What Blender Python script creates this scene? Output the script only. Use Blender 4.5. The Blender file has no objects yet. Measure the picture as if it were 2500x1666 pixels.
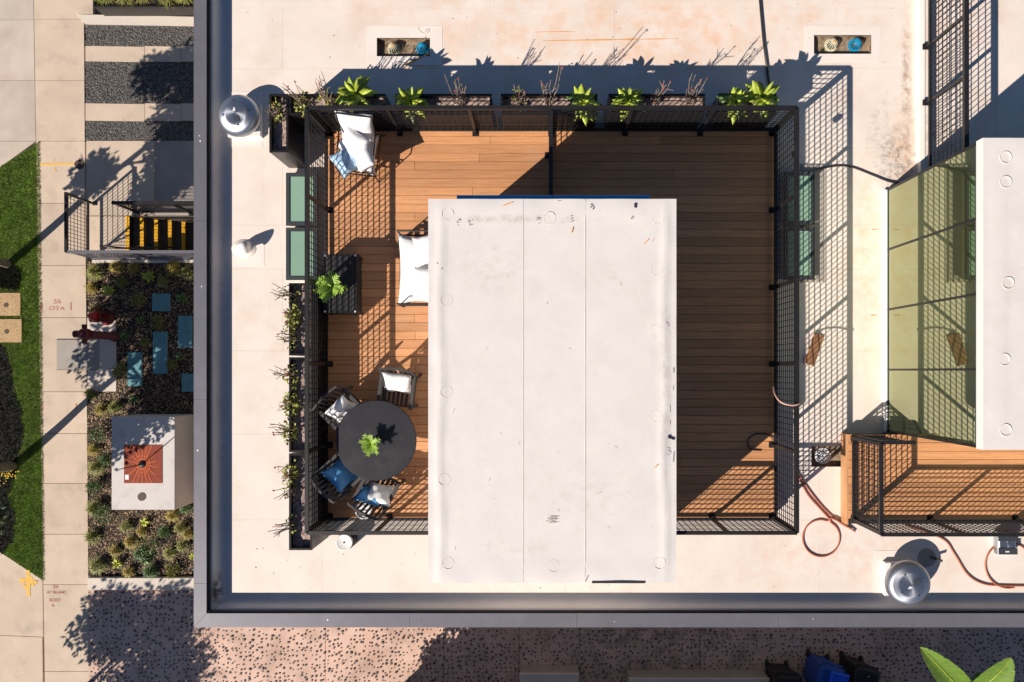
import bpy, math, random
import numpy as np
from mathutils import Vector, Matrix
random.seed(7); rng = np.random.default_rng(7)
R = math.radians
SC = bpy.context.scene
COL = SC.collection
# ------------------------------------------------------------------ camera, world, sun, exposure
CAMH = 12.42                      # drone height above the roof membrane (z = 0)
F = 24 / 36 * 2500.0; NX, NY = 1320.0, 906.0
cam = bpy.data.cameras.new('camera'); camo = bpy.data.objects.new('camera', cam); COL.objects.link(camo)
camo.location = (0, 0, CAMH); camo.rotation_euler = (0, 0, 0)
cam.lens = 24; cam.sensor_width = 36; cam.shift_x = -(NX - 1250) / 2500; cam.shift_y = (NY - 833) / 2500
cam.clip_start = .1; cam.clip_end = 900
SC.camera = camo
SUN = Vector((-1.066, -.903, 1.0)).normalized()      # towards the sun
EL = math.asin(SUN.z); AZ = math.atan2(SUN.x, SUN.y)
wd = bpy.data.worlds.new("World"); SC.world = wd; wd.use_nodes = True
nt = wd.node_tree; nt.nodes.clear()
sky = nt.nodes.new('ShaderNodeTexSky'); sky.sky_type = 'NISHITA'; sky.sun_disc = False
sky.sun_elevation = EL; sky.sun_rotation = AZ; sky.air_density = 1.0; sky.dust_density = .3; sky.ozone_density = 6.0
bgn = nt.nodes.new('ShaderNodeBackground'); bgn.inputs[1].default_value = .05
wo = nt.nodes.new('ShaderNodeOutputWorld')
nt.links.new(sky.outputs[0], bgn.inputs[0]); nt.links.new(bgn.outputs[0], wo.inputs[0])
sl = bpy.data.lights.new('sun', 'SUN'); sl.energy = 5.0; sl.angle = R(.4); sl.color = (1, .905, .80)
so = bpy.data.objects.new('sun', sl); COL.objects.link(so)
so.rotation_euler = SUN.to_track_quat('Z', 'Y').to_euler(); so.location = (-12, -10, 20)
SC.view_settings.view_transform = 'Standard'; SC.view_settings.look = 'None'
SC.view_settings.exposure = 0.33; SC.view_settings.gamma = 1; SC.view_settings.use_curve_mapping = False

def W(px, py, z=0.0):
    """photo position -> point on the plane at height z"""
    d = CAMH - z
    return Vector(((px - NX) * d / F, (NY - py) * d / F, z))
ZG = -5.08        # street level
ZD = .32          # main deck

# ------------------------------------------------------------------ materials
def _n(t, ty, **kw):
    n = t.nodes.new(ty)
    for k, v in kw.items(): setattr(n, k, v)
    return n
def mat(name, base, rough=.7, metal=0., var=.12, vscale=3., c2=None, c2amt=.5, c2scale=1.5, c2lo=.5, c2hi=.7,
        fine=.0, fscale=60., bump=.0, bscale=80., rnd=0., stretch=None, spec=.5, aniso=0., trans=0.):
    m = bpy.data.materials.new(name); m.use_nodes = True
    t = m.node_tree; b = t.nodes['Principled BSDF']; L = t.links.new
    geo = _n(t, 'ShaderNodeNewGeometry'); co = geo.outputs['Position']
    if stretch:
        mp = _n(t, 'ShaderNodeMapping'); mp.inputs['Scale'].default_value = stretch; L(co, mp.inputs[0]); co = mp.outputs[0]
    def noise(s, d=5., c=co):
        n = _n(t, 'ShaderNodeTexNoise'); n.inputs['Scale'].default_value = s; n.inputs['Detail'].default_value = d; n.inputs['Roughness'].default_value = .6
        L(c, n.inputs['Vector']); return n.outputs['Fac']
    col = _n(t, 'ShaderNodeRGB'); col.outputs[0].default_value = (*base, 1); cur = col.outputs[0]
    if c2:
        mr = _n(t, 'ShaderNodeMapRange', clamp=True); mr.inputs[1].default_value = c2lo; mr.inputs[2].default_value = c2hi; mr.inputs[4].default_value = c2amt
        L(noise(c2scale, 8., geo.outputs['Position'] if not stretch else co), mr.inputs[0])
        mx = _n(t, 'ShaderNodeMixRGB'); mx.inputs[2].default_value = (*c2, 1); L(mr.outputs[0], mx.inputs[0]); L(cur, mx.inputs[1]); cur = mx.outputs[0]
    def scale_by(fac_out, amt):
        nonlocal cur
        mr = _n(t, 'ShaderNodeMapRange', clamp=False); mr.inputs[1].default_value = .3; mr.inputs[2].default_value = .7
        mr.inputs[3].default_value = 1 - amt; mr.inputs[4].default_value = 1 + amt; L(fac_out, mr.inputs[0])
        mx = _n(t, 'ShaderNodeVectorMath', operation='SCALE'); L(cur, mx.inputs[0]); L(mr.outputs[0], mx.inputs['Scale']); cur = mx.outputs[0]
    if var: scale_by(noise(vscale), var)
    if fine: scale_by(noise(fscale, 2.), fine)
    if rnd:
        oi = _n(t, 'ShaderNodeObjectInfo'); mr = _n(t, 'ShaderNodeMapRange', clamp=False)
        mr.inputs[3].default_value = 1 - rnd; mr.inputs[4].default_value = 1 + rnd; L(oi.outputs['Random'], mr.inputs[0])
        mx = _n(t, 'ShaderNodeVectorMath', operation='SCALE'); L(cur, mx.inputs[0]); L(mr.outputs[0], mx.inputs['Scale']); cur = mx.outputs[0]
    L(cur, b.inputs['Base Color'])
    b.inputs['Roughness'].default_value = rough; b.inputs['Metallic'].default_value = metal
    b.inputs['Specular IOR Level'].default_value = spec; b.inputs['Anisotropic'].default_value = aniso
    if trans:
        b.inputs['Transmission Weight'].default_value = trans
    if bump:
        bp = _n(t, 'ShaderNodeBump'); bp.inputs['Strength'].default_value = bump; bp.inputs['Distance'].default_value = .02
        L(noise(bscale, 4., geo.outputs['Position']), bp.inputs['Height']); L(bp.outputs[0], b.inputs['Normal'])
    return m
MT = {}
def add(k, *a, **kw): MT[k] = mat(k, *a, **kw)
add('membrane', (.80, .71, .635), .65, var=.05, vscale=1.2, c2=(.66, .46, .33), c2amt=.5, c2scale=1.3, c2lo=.50, c2hi=.80, fine=.03, fscale=40, bump=.05, bscale=30)
add('membrane_clean', (.82, .745, .68), .6, var=.04, vscale=2, fine=.02)
add('rust_stain', (.75, .36, .12), .8, var=.15, vscale=9)
add('white_membrane', (.745, .70, .665), .55, var=.035, vscale=2.5, c2=(.60, .53, .48), c2amt=.22, c2scale=3.0, c2lo=.56, c2hi=.82, fine=.015, fscale=30, bump=.06, bscale=12)
add('scuff', (.56, .50, .46), .8, var=.3, vscale=40)
add('black_mark', (.02, .02, .03), .6)
add('pencil', (.69, .62, .57), .8, var=.2, vscale=14)
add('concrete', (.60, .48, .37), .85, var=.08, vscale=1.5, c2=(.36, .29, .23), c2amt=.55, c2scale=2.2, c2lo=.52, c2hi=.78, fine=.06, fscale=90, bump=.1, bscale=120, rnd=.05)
add('apron', (.55, .47, .39), .85, var=.1, vscale=1.2, c2=(.42, .31, .26), c2amt=.5, c2scale=1.3, c2lo=.5, c2hi=.75, fine=.05, fscale=90, rnd=.04)
add('pale_concrete', (.66, .58, .50), .85, var=.06, vscale=2, fine=.05, fscale=90)
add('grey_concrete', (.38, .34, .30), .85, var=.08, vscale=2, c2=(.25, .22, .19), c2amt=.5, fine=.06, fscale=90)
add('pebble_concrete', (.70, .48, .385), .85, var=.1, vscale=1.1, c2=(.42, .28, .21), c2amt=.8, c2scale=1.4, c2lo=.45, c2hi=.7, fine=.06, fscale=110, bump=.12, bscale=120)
add('pebble', (.13, .11, .10), .4, var=.4, vscale=20, rnd=.5)
add('shade_blue_stone', (.13, .31, .35), .8, var=.15, vscale=8, fine=.2, fscale=45, bump=.2)  # grey concrete with the blue of the tree shade mixed into its colour
add('parapet_metal', (.175, .170, .195), .42, metal=.25, var=.05, vscale=2, fine=.06, fscale=150)
add('parapet_membrane', (.66, .62, .60), .6, var=.06, vscale=2)
add('stucco', (.62, .58, .53), .85, var=.04, vscale=2, bump=.2)
add('vault_white', (.63, .59, .56), .8, var=.05, vscale=2, c2=(.45, .41, .38), c2amt=.6, c2scale=3.5, c2lo=.52, c2hi=.75)
add('shade_black_leaf', (.008, .009, .005), .9, var=.5, vscale=9, spec=.1)  # near black: shade put into the leaf colour
add('dark_wall', (.16, .15, .15), .85, var=.06)
add('shade_pale_cloth', (.40, .58, .76), .8, var=.05, vscale=4, bump=.15, bscale=14)  # white fabric, its pale blue shade put into the colour
add('black_metal', (.016, .015, .016), .45, var=.2, vscale=6)
add('dark_steel', (.035, .032, .03), .5, var=.25, vscale=4)
add('planter_metal', (.022, .019, .018), .32, var=.25, vscale=5, metal=.2)
add('soil', (.38, .28, .24), .95, var=.3, vscale=20, fine=.4, fscale=110, bump=.5, bscale=70)
add('plank', (.62, .30, .135), .6, var=.16, vscale=6, c2=(.52, .235, .10), c2amt=.6, c2scale=7, c2lo=.42, c2hi=.62, fine=.08, fscale=40, stretch=(.25, 6, 1), rnd=.17)
add('fascia_wood', (.60, .31, .14), .6, var=.15, vscale=6, stretch=(3, .3, 1))
add('weathered_wood', (.30, .14, .07), .7, var=.2, vscale=8)
add('deck_base', (.03, .025, .02), .9)
add('sky_tint_metal', (.02, .30, .66), .4, var=.06)  # blue base colour stands in for sky reflected in the metal
add('white_paint', (.80, .78, .75), .5, var=.03)
add('aluminium', (.46, .48, .53), .42, metal=.9, var=.04, vscale=6, aniso=.75)
add('sticker_dark', (.05, .055, .07), .5); add('sticker_white', (.8, .8, .8), .5)
add('white_cloth', (.80, .80, .80), .8, var=.03, vscale=4, bump=.15, bscale=14)
add('shade_blue_cloth', (.11, .36, .66), .8, var=.06, vscale=4, bump=.15, bscale=14)  # white pillow fabric coloured blue to stand for shade
add('chair_wood', (.045, .040, .040), .6, var=.3, vscale=14)
add('table_top', (.010, .010, .015), .5, var=.25, vscale=6, c2=(.030, .027, .032), c2amt=.7, c2scale=4)
add('dark_mesh_cloth', (.018, .018, .021), .7)
add('agave', (.36, .44, .045), .45, var=.25, vscale=7, c2=(.14, .24, .03), c2amt=.7, c2scale=6, rnd=.2)
add('agave_dark', (.10, .17, .045), .5, var=.25, vscale=9, rnd=.2)
add('agave_lime', (.42, .46, .06), .5, var=.25, vscale=9, rnd=.2)
add('fern', (.26, .42, .05), .55, var=.35, vscale=25)
add('leaf_green', (.10, .17, .045), .6, var=.4, vscale=16)
add('leaf_olive', (.25, .25, .06), .6, var=.4, vscale=16)
add('leaf_gold', (.36, .28, .055), .6, var=.4, vscale=16)
add('planter_leaf', (.32, .33, .07), .6, var=.4, vscale=25)
add('banana_leaf', (.14, .23, .035), .4, var=.18, vscale=5, c2=(.07, .15, .02), c2amt=.6, c2scale=6, stretch=(1, 5, 1))
add('stem', (.25, .19, .14), .7, var=.2, vscale=30); add('flower', (.40, .07, .05), .6); add('yellow_flower', (.8, .5, .03), .6)
add('bark', (.20, .16, .12), .9, var=.3, vscale=12, bump=.5)
add('tree_leaf', (.05, .08, .025), .6, var=.3, vscale=9)
add('mulch_base', (.035, .024, .017), .95, var=.4, vscale=9, bump=.6, bscale=60)
add('mulch_chip', (.55, .38, .23), .9, var=.75, vscale=30)
add('lawn_shade', (.010, .009, .007), .95, var=.4, vscale=15, fine=.3)  # bed tone darkened to stand in for shadow on the lawn
add('turf_base', (.09, .13, .025), .95, var=.3, vscale=4)
add('turf_blade', (.25, .38, .055), .6, var=.45, vscale=5, fine=.3, fscale=30)
add('gravel', (.13, .12, .112), .6, var=.65, vscale=24)
add('gravel_base', (.05, .045, .042), .95)
add('tan_lid', (.56, .37, .20), .8, var=.06, vscale=4, c2=(.4, .25, .13), c2amt=.5)
add('iron', (.09, .06, .045), .7, var=.3, vscale=30)
add('corten', (.24, .035, .009), .75, var=.25, vscale=14, c2=(.22, .03, .01), c2amt=.6, c2scale=5)
add('corten_rib', (.50, .105, .028), .75, var=.2, vscale=14)
add('red_paint', (.13, .011, .014), .4, var=.1); add('bright_red', (.42, .010, .014), .35)
add('yellow_paint', (.95, .50, .02), .7, var=.15, vscale=30)
add('chalk_yellow', (.80, .48, .10), .8, var=.1, vscale=30); add('chalk_red', (.52, .19, .15), .8, var=.15, vscale=30)
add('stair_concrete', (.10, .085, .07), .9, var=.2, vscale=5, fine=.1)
add('hose', (.42, .13, .07), .5); add('hose_dark', (.025, .02, .025), .5); add('hose_pale', (.62, .36, .29), .5)
add('sump', (.30, .22, .145), .85, var=.35, vscale=14, c2=(.10, .06, .035), c2amt=.8, c2scale=6, c2lo=.45, c2hi=.65)
add('strainer_cream', (.62, .58, .42), .5); add('strainer_blue', (.01, .27, .48), .4); add('drain_black', (.012, .01, .01), .6)
add('skylight_glass', (.25, .40, .30), .12, var=.05, vscale=1.5, c2=(.34, .50, .38), c2amt=.5, c2scale=1.2)
add('frame_dark', (.045, .05, .055), .45)
add('bin_blue', (.01, .06, .30), .45, var=.15); add('bin_black', (.012, .012, .012), .5)
add('bin_lid', (.008, .10, .75), .4, var=.15, vscale=8)
add('far_ground', (.36, .31, .26), .9, var=.15, vscale=.3)
def stain(key, spots):
    t = MT[key].node_tree; b = t.nodes['Principled BSDF']; lk = b.inputs['Base Color'].links[0]; cur = lk.from_socket
    geo = t.nodes.new('ShaderNodeNewGeometry'); L = t.links.new
    for (cx, cy, rx, ry, col, amt, sc, lo, hi) in spots:
        mp = _n(t, 'ShaderNodeMapping'); mp.inputs['Scale'].default_value = (1/rx, 1/ry, 0); mp.inputs['Location'].default_value = (-cx/rx, -cy/ry, 0); L(geo.outputs['Position'], mp.inputs[0])
        ln = _n(t, 'ShaderNodeVectorMath', operation='LENGTH'); L(mp.outputs[0], ln.inputs[0])
        m1 = _n(t, 'ShaderNodeMapRange', clamp=True); m1.interpolation_type = 'SMOOTHSTEP'; m1.inputs[1].default_value = 1.0; m1.inputs[2].default_value = .1; L(ln.outputs['Value'], m1.inputs[0])
        nz = _n(t, 'ShaderNodeTexNoise'); nz.inputs['Scale'].default_value = sc; nz.inputs['Detail'].default_value = 8; nz.inputs['Roughness'].default_value = .7; L(geo.outputs['Position'], nz.inputs['Vector'])
        m2 = _n(t, 'ShaderNodeMapRange', clamp=True); m2.inputs[1].default_value = lo; m2.inputs[2].default_value = hi; m2.inputs[4].default_value = amt; L(nz.outputs['Fac'], m2.inputs[0])
        mu = _n(t, 'ShaderNodeMath', operation='MULTIPLY'); L(m1.outputs[0], mu.inputs[0]); L(m2.outputs[0], mu.inputs[1])
        mx = _n(t, 'ShaderNodeMixRGB'); mx.inputs[2].default_value = (*col, 1); L(mu.outputs[0], mx.inputs[0]); L(cur, mx.inputs[1]); cur = mx.outputs[0]
    L(cur, b.inputs['Base Color'])
OR, BR, GY = (.72, .40, .20), (.36, .24, .16), (.22, .18, .15)
stain('membrane', [
 (.0, 6.3, 5.5, 1.6, (.78, .50, .33), .75, 2.2, .42, .70), (2.6, 6.0, 2.6, 1.4, (.80, .48, .28), .8, 3.2, .44, .68), (5.0, 6.4, 2.0, 1.4, (.78, .50, .32), .6, 3, .45, .7),
 (6.66, 5.0, .14, 2.4, BR, .9, 7, .40, .62), (6.6, 4.0, .45, 1.2, (.70, .45, .28), .8, 5, .42, .64), (6.48, 3.85, .55, .75, GY, .85, 9, .46, .62), (6.30, 4.3, .6, 1.0, BR, .5, 6, .48, .66),
 (5.9, 2.0, .5, 3.2, (.78, .54, .36), .8, 4, .44, .68), (5.5, -3.4, 3.5, .9, (.76, .52, .40), .7, 5, .46, .70), (1.5, -3.7, 5, .8, (.72, .52, .42), .6, 9, .52, .7), (-4.9, .5, .9, 5, (.72, .55, .45), .5, 7, .52, .72),
 (-2.2, 5.62, .7, .16, (.80, .36, .05), .95, 8, .40, .58), (5.55, 5.72, .6, .14, (.72, .38, .12), .8, 9, .42, .60), (7.6, 6.3, 1.2, 1.2, (.70, .44, .30), .7, 4, .45, .7), (7.3, 4.4, 1.0, 1.0, GY, .55, 6, .46, .66),
 (6.6, -3.35, .5, .3, (.74, .36, .12), .8, 9, .48, .62)])
stain('parapet_membrane', [(W(528,0,.12).x, W(0,1442,.12).y, .10, .42, (.03,.02,.015), 1.0, 9, .36, .52), (-5.8, 1, .2, 8, (.45,.42,.40), .5, 6, .5, .7)])
stain('white_membrane', [(.2, -.3, 3.0, 4.0, (.66,.60,.55), .4, 1.6, .48, .76), (1.77, -.3, .11, 2.8, (.50,.46,.43), .75, 5, .40, .60), (1.5, .4, .5, 2.2, (.64,.57,.52), .5, 5, .46, .70), (-.3, 2.16, 1.6, .09, (.48,.43,.40), .7, 6, .42, .62),
  (.9, 1.35, 1.0, .35, (.60,.52,.46), .5, 5, .46, .70), (-.4, -2.5, .8, .3, (.55,.47,.41), .6, 5, .46, .66), (-1.42, -.2, .10, 2.9, (.62,.57,.53), .5, 5, .42, .62), (-.7, 1.5, .8, .6, (.60,.52,.46), .6, 7, .48, .66), (.6, -1.8, 1.2, .8, (.60,.52,.46), .5, 7, .5, .68), (8.0,1.0,3,3,(.60,.53,.47),.5,2.2,.48,.7)])
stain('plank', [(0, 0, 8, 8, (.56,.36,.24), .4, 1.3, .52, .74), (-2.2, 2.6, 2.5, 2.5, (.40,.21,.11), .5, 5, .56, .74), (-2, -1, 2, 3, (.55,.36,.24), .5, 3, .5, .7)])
stain('pebble_concrete', [(-4, -6.5, 9, 3.5, (.60,.36,.26), .6, 1.5, .48, .68), (3.2, -6.8, 4.5, 1.9, (.13,.105,.09), .8, 2.6, .44, .66)])  # eastern spot mixes dirt blotches with painted-in shade
stain('parapet_metal', [(0, 0, 14, 14, (.24,.235,.25), .6, 2.2, .5, .7), (0, 0, 14, 14, (.11,.105,.12), .5, 6, .56, .74)])
stain('turf_blade', [(-12.5, 0, 4, 9, (.36,.36,.09), .7, 1.6, .46, .66), (-12.5, 0, 4, 9, (.12,.20,.03), .8, 2.7, .50, .66)])
# tinted mirror-like glass of the stair tower
g = bpy.data.materials.new('green_glass'); g.use_nodes = True; t = g.node_tree; t.nodes.clear()
gl = _n(t, 'ShaderNodeBsdfGlossy'); gl.inputs[0].default_value = (.49, .525, .35, 1); gl.inputs['Roughness'].default_value = .012
df = _n(t, 'ShaderNodeBsdfDiffuse'); df.inputs[0].default_value = (.13, .15, .075, 1)
mx = _n(t, 'ShaderNodeMixShader'); mx.inputs[0].default_value = .82; ou = _n(t, 'ShaderNodeOutputMaterial')
t.links.new(df.outputs[0], mx.inputs[1]); t.links.new(gl.outputs[0], mx.inputs[2]); t.links.new(mx.outputs[0], ou.inputs[0]); MT['green_glass'] = g

# ------------------------------------------------------------------ mesh building
class MB:
    def __init__(s): s.v = []; s.f = []
    def add(s, v, f):
        o = len(s.v); s.v += [tuple(p) for p in v]; s.f += [tuple(i + o for i in q) for q in f]; return s
    def box(s, x0, y0, z0, x1, y1, z1):
        return s.add([(x0,y0,z0),(x1,y0,z0),(x1,y1,z0),(x0,y1,z0),(x0,y0,z1),(x1,y0,z1),(x1,y1,z1),(x0,y1,z1)],
                     [(0,3,2,1),(4,5,6,7),(0,1,5,4),(1,2,6,5),(2,3,7,6),(3,0,4,7)])
    def bbox(s, x0, y0, z0, x1, y1, z1, b=.01):       # box with chamfered top edge
        a = [(x0,y0,z0),(x1,y0,z0),(x1,y1,z0),(x0,y1,z0)]
        m = [(x0,y0,z1-b),(x1,y0,z1-b),(x1,y1,z1-b),(x0,y1,z1-b)]
        c = [(x0+b,y0+b,z1),(x1-b,y0+b,z1),(x1-b,y1-b,z1),(x0+b,y1-b,z1)]
        f = [(0,3,2,1),(8,9,10,11)]
        for k in (0, 4):
            for i in range(4): j = (i+1) % 4; f.append((k+i,k+j,k+4+j,k+4+i))
        return s.add(a+m+c, f)
    def bar(s, p, q, w, h=None, up=(0,0,1)):
        h = h or w; p = Vector(p); q = Vector(q); d = (q-p).normalized(); u = Vector(up)
        if abs(d.dot(u)) > .95: u = Vector((0,1,0))
        a = d.cross(u).normalized()*w/2; b = a.cross(d).normalized()*h/2
        vs = [c+x for c in (p, q) for x in (-a-b, a-b, a+b, -a+b)]
        return s.add(vs, [(0,1,2,3),(7,6,5,4),(0,4,5,1),(1,5,6,2),(2,6,7,3),(3,7,4,0)])
    def tube(s, pts, r, n=6, closed=False):
        pts = [Vector(p) for p in pts]; N = len(pts); rr = r if isinstance(r, (list, tuple)) else [r]*N
        o = len(s.v); prev = None
        for i, p in enumerate(pts):
            a = pts[(i-1) % N] if (closed or i > 0) else p; b = pts[(i+1) % N] if (closed or i < N-1) else p
            d = (b-a).normalized(); u = prev if prev is not None else (Vector((0,0,1)) if abs(d.z) < .9 else Vector((1,0,0)))
            x = d.cross(u).normalized(); y = x.cross(d).normalized(); prev = y
            for k in range(n):
                t = 2*math.pi*k/n; s.v.append(tuple(p+x*rr[i]*math.cos(t)+y*rr[i]*math.sin(t)))
        for i in range(N if closed else N-1):
            for k in range(n):
                k2 = (k+1) % n; i2 = (i+1) % N
                s.f.append((o+i*n+k, o+i*n+k2, o+i2*n+k2, o+i2*n+k))
        if not closed:
            s.f.append(tuple(o+k for k in reversed(range(n)))); s.f.append(tuple(o+(N-1)*n+k for k in range(n)))
        return s
    def lathe(s, prof, n, c=(0,0,0)):
        o = len(s.v); c = Vector(c)
        for r, z in prof:
            for k in range(n):
                t = 2*math.pi*k/n; s.v.append((c.x+r*math.cos(t), c.y+r*math.sin(t), c.z+z))
        for i in range(len(prof)-1):
            for k in range(n):
                k2 = (k+1) % n; s.f.append((o+i*n+k, o+i*n+k2, o+(i+1)*n+k2, o+(i+1)*n+k))
        s.f.append(tuple(o+k for k in reversed(range(n)))); s.f.append(tuple(o+(len(prof)-1)*n+k for k in range(n)))
        return s
    def prism(s, poly, z0, z1):
        n = len(poly); a = sum(poly[i][0]*poly[(i+1)%n][1]-poly[(i+1)%n][0]*poly[i][1] for i in range(n))
        if a < 0: poly = poly[::-1]
        vs = [(p[0],p[1],z0) for p in poly]+[(p[0],p[1],z1) for p in poly]
        f = [tuple(reversed(range(n))), tuple(range(n, 2*n))]+[(i,(i+1)%n,n+(i+1)%n,n+i) for i in range(n)]
        return s.add(vs, f)
    def disc(s, c, r, h, n=20):
        return s.lathe([(r, 0), (r, h)], n, c)
    def ring(s, c, r0, r1, h, n=24):
        o = len(s.v)
        for r, z in ((r0,0),(r1,0),(r1,h),(r0,h)):
            for k in range(n):
                t = 2*math.pi*k/n; s.v.append((c[0]+r*math.cos(t), c[1]+r*math.sin(t), c[2]+z))
        for i in range(4):
            for k in range(n):
                k2 = (k+1) % n; i2 = (i+1) % 4; s.f.append((o+i*n+k, o+i*n+k2, o+i2*n+k2, o+i2*n+k))
        return s
    def xf(s, M):
        s.v = [tuple(M @ Vector(p)) for p in s.v]; return s
def org(o):
    return Vector(o['_o']) if o is not None and '_o' in o else Vector((0,0,0))
def link(name, me, m, parent, loc):
    o = bpy.data.objects.new(name, me); COL.objects.link(o)
    if m and not me.materials: me.materials.append(MT[m] if isinstance(m, str) else m)
    if parent: o.parent = parent
    o.location = loc; return o
def to_mesh(name, b, off, smooth=False):
    me = bpy.data.meshes.new(name)
    me.from_pydata([(p[0]-off[0], p[1]-off[1], p[2]-off[2]) for p in b.v], [], b.f); me.validate()
    if smooth: me.shade_smooth()
    return me
def tag(o, label=None, cat=None, group=None, kind=None):
    if label: o['label'] = label
    if cat: o['category'] = cat
    if group: o['group'] = group
    if kind: o['kind'] = kind
    return o
def thing(name, label, cat, loc, group=None, rz=0):
    o = bpy.data.objects.new(name, None); COL.objects.link(o); o.location = loc; o.rotation_euler = (0,0,rz)
    o.empty_display_size = .1; o['_o'] = tuple(loc); return tag(o, label, cat, group)
def part(name, b, m, parent, smooth=False, label=None, kind=None, local=False, at=None):
    """world-coordinate geometry, parented (its origin = parent's origin, or `at`)"""
    po = Vector((0,0,0)) if local else org(parent)
    off = Vector(at) if at is not None else po
    o = link(name, to_mesh(name, b, off, smooth), m, parent, off-po)
    o['_o'] = tuple(off); return tag(o, label, kind=kind)
def solo(name, b, m, label, cat, loc, group=None, smooth=False):
    o = link(name, to_mesh(name, b, loc, smooth), m, None, loc); o['_o'] = tuple(loc); return tag(o, label, cat, group)
def struct(name, b, m, parent=None):
    o = link(name, to_mesh(name, b, (0,0,0)), m, parent, (0,0,0))
    if parent is None: o['kind'] = 'structure'
    return o
def group_struct(name):
    o = bpy.data.objects.new(name, None); COL.objects.link(o); o['kind'] = 'structure'; return o
def copy_tree(o, parent=None):
    c = o.copy(); COL.objects.link(c); c.parent = parent
    for ch in [x for x in KIDS.get(o.name, [])]: copy_tree(ch, c)
    return c
KIDS = {}
def index_kids(root):
    KIDS[root.name] = list(root.children)
    for c in root.children: index_kids(c)
def cloud(n, c, rad, size, flat=.0, shell=.5, wl=.4, seed=0):
    """n leaf quads (folded, two triangles) filling an ellipsoid"""
    r = np.random.default_rng(seed); d = r.normal(size=(n,3)); d /= np.linalg.norm(d, axis=1)[:,None]
    d *= (shell+(1-shell)*r.random(n))[:,None]; p = d*np.array(rad)+np.array(c)
    a = r.normal(size=(n,3))+d*.8; a[:,2] += flat; a /= np.linalg.norm(a, axis=1)[:,None]
    b = np.cross(a, r.normal(size=(n,3))); b /= np.linalg.norm(b, axis=1)[:,None]
    s = size*(.6+.8*r.random(n))[:,None]; a *= s; b *= s*wl
    v = np.stack([p, p+a*.5+b, p+a, p+a*.5-b], 1).reshape(-1,3)
    m = MB(); m.v = v.tolist(); m.f = [(4*i,4*i+1,4*i+2,4*i+3) for i in range(n)]; return m
def text_mesh(name, s, size, loc, m, parent, rz=0, stretch=1):
    cu = bpy.data.curves.new(name, 'FONT'); cu.body = s; cu.size = size; cu.extrude = .0005; cu.align_x = 'CENTER'; cu.align_y = 'CENTER'
    tmp = bpy.data.objects.new('tmp', cu); me = bpy.data.meshes.new_from_object(tmp); bpy.data.objects.remove(tmp)
    me.materials.clear(); me.name = name
    o = link(name, me, m, parent, Vector(loc)-org(parent)); o.rotation_euler = (0,0,rz); o.scale = (stretch,1,1); return o

# ------------------------------------------------------------------ street level setting
def rect_px(x0, y0, x1, y1, z): a = W(x0, y1, z); b = W(x1, y0, z); return a.x, a.y, b.x, b.y
wx0, wy0, wx1, wy1 = rect_px(310, 528, 560, 612, ZG)        # stairwell opening
b = MB(); z0, z1 = ZG-.16, ZG-.12
for q in ((-300,-300,wx0,300), (wx1,-300,300,300), (wx0,wy1,wx1,300), (wx0,-300,wx1,wy0)):
    b.box(q[0], q[1], z0, q[2], q[3], z1)
struct('ground', b, 'far_ground')
def slab(parent, name, poly, m, top=ZG, th=.1, gap=.006):
    c = sum((Vector((p[0],p[1],0)) for p in poly), Vector())/len(poly)
    pl = [(c.x+(p[0]-c.x)*(1-gap/max(.2,abs(p[0]-c.x))), c.y+(p[1]-c.y)*(1-gap/max(.2,abs(p[1]-c.y)))) for p in poly]
    dz = random.uniform(-.002, .002)
    return part(name, MB().prism(pl, top-th, top+dz), m, parent, at=(c.x, c.y, top))
def PX(*pts, z=ZG): return [tuple(W(x, y, z).xy) for x, y in pts]
def edge(xs, ys):                      # straight line in the photo: x at a given y
    return lambda y: xs[0]+(xs[1]-xs[0])*(y-ys[0])/(ys[1]-ys[0])
eL = edge((82, 105), (0, 1430)); eR = edge((205, 216), (50, 1430))
walk = group_struct('sidewalk')
ys = [-90, 47, 197, 345, 497, 649, 776, 957, 1059, 1181, 1305, 1428, 1640, 1760]
for a, c in zip(ys, ys[1:]):
    slab(walk, 'paving_slab', PX((eL(a),a),(eR(a),a),(eR(c),c),(eL(c),c)), 'concrete')
apron = group_struct('driveway')
for x0, x1 in ((-260,-85), (-85, None)):
    for a, c in ((-90,49),(49,197),(197,345)):
        slab(apron, 'driveway_slab', PX((x0,a),(x1 if x1 is not None else eL(a),a),(x1 if x1 is not None else eL(c),c),(x0,c)), 'apron')
slab(apron, 'driveway_slab', PX((-120,345),(eL(345),345),(0,410),(-120,450)), 'apron')
slab(apron, 'driveway_slab', PX((-90,1300),(10,1354),(104,1417),(0,1417),(-90,1417)), 'concrete')
for a, c in ((1417,1556),(1556,1760)):
    slab(apron, 'driveway_slab', PX((-90,a-8),(104,a),(106,c),(-90,c-8)), 'concrete')
# lawn
lawn_poly = PX((-60,440),(0,410),(94,348),(105,1416),(10,1352),(-60,1310))
struct('lawn', MB().prism(lawn_poly, ZG-.1, ZG-.01), 'turf_base')
def inside(poly, x, y):
    r = np.zeros(len(x), bool); n = len(poly); j = n-1
    for i in range(n):
        xi, yi = poly[i]; xj, yj = poly[j]
        r ^= ((yi > y) != (yj > y)) & (x < (xj-xi)*(y-yi)/(yj-yi+1e-9)+xi); j = i
    return r
def scatter(poly, n, seed=1):
    r = np.random.default_rng(seed); P = np.array(poly); lo, hi = P.min(0), P.max(0)
    q = lo+(hi-lo)*r.random((n,2)); return q[inside(poly, q[:,0], q[:,1])]
beds = [PX((-60,650),(-60,706),(40,706),(50,690),(42,655),(0,640)), PX((-60,830),(10,845),(28,890),(40,960),(54,1010),(56,1075),(45,1120),(40,1160),(20,1210),(34,1250),(36,1310),(4,1353),(-60,1350))]
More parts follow.
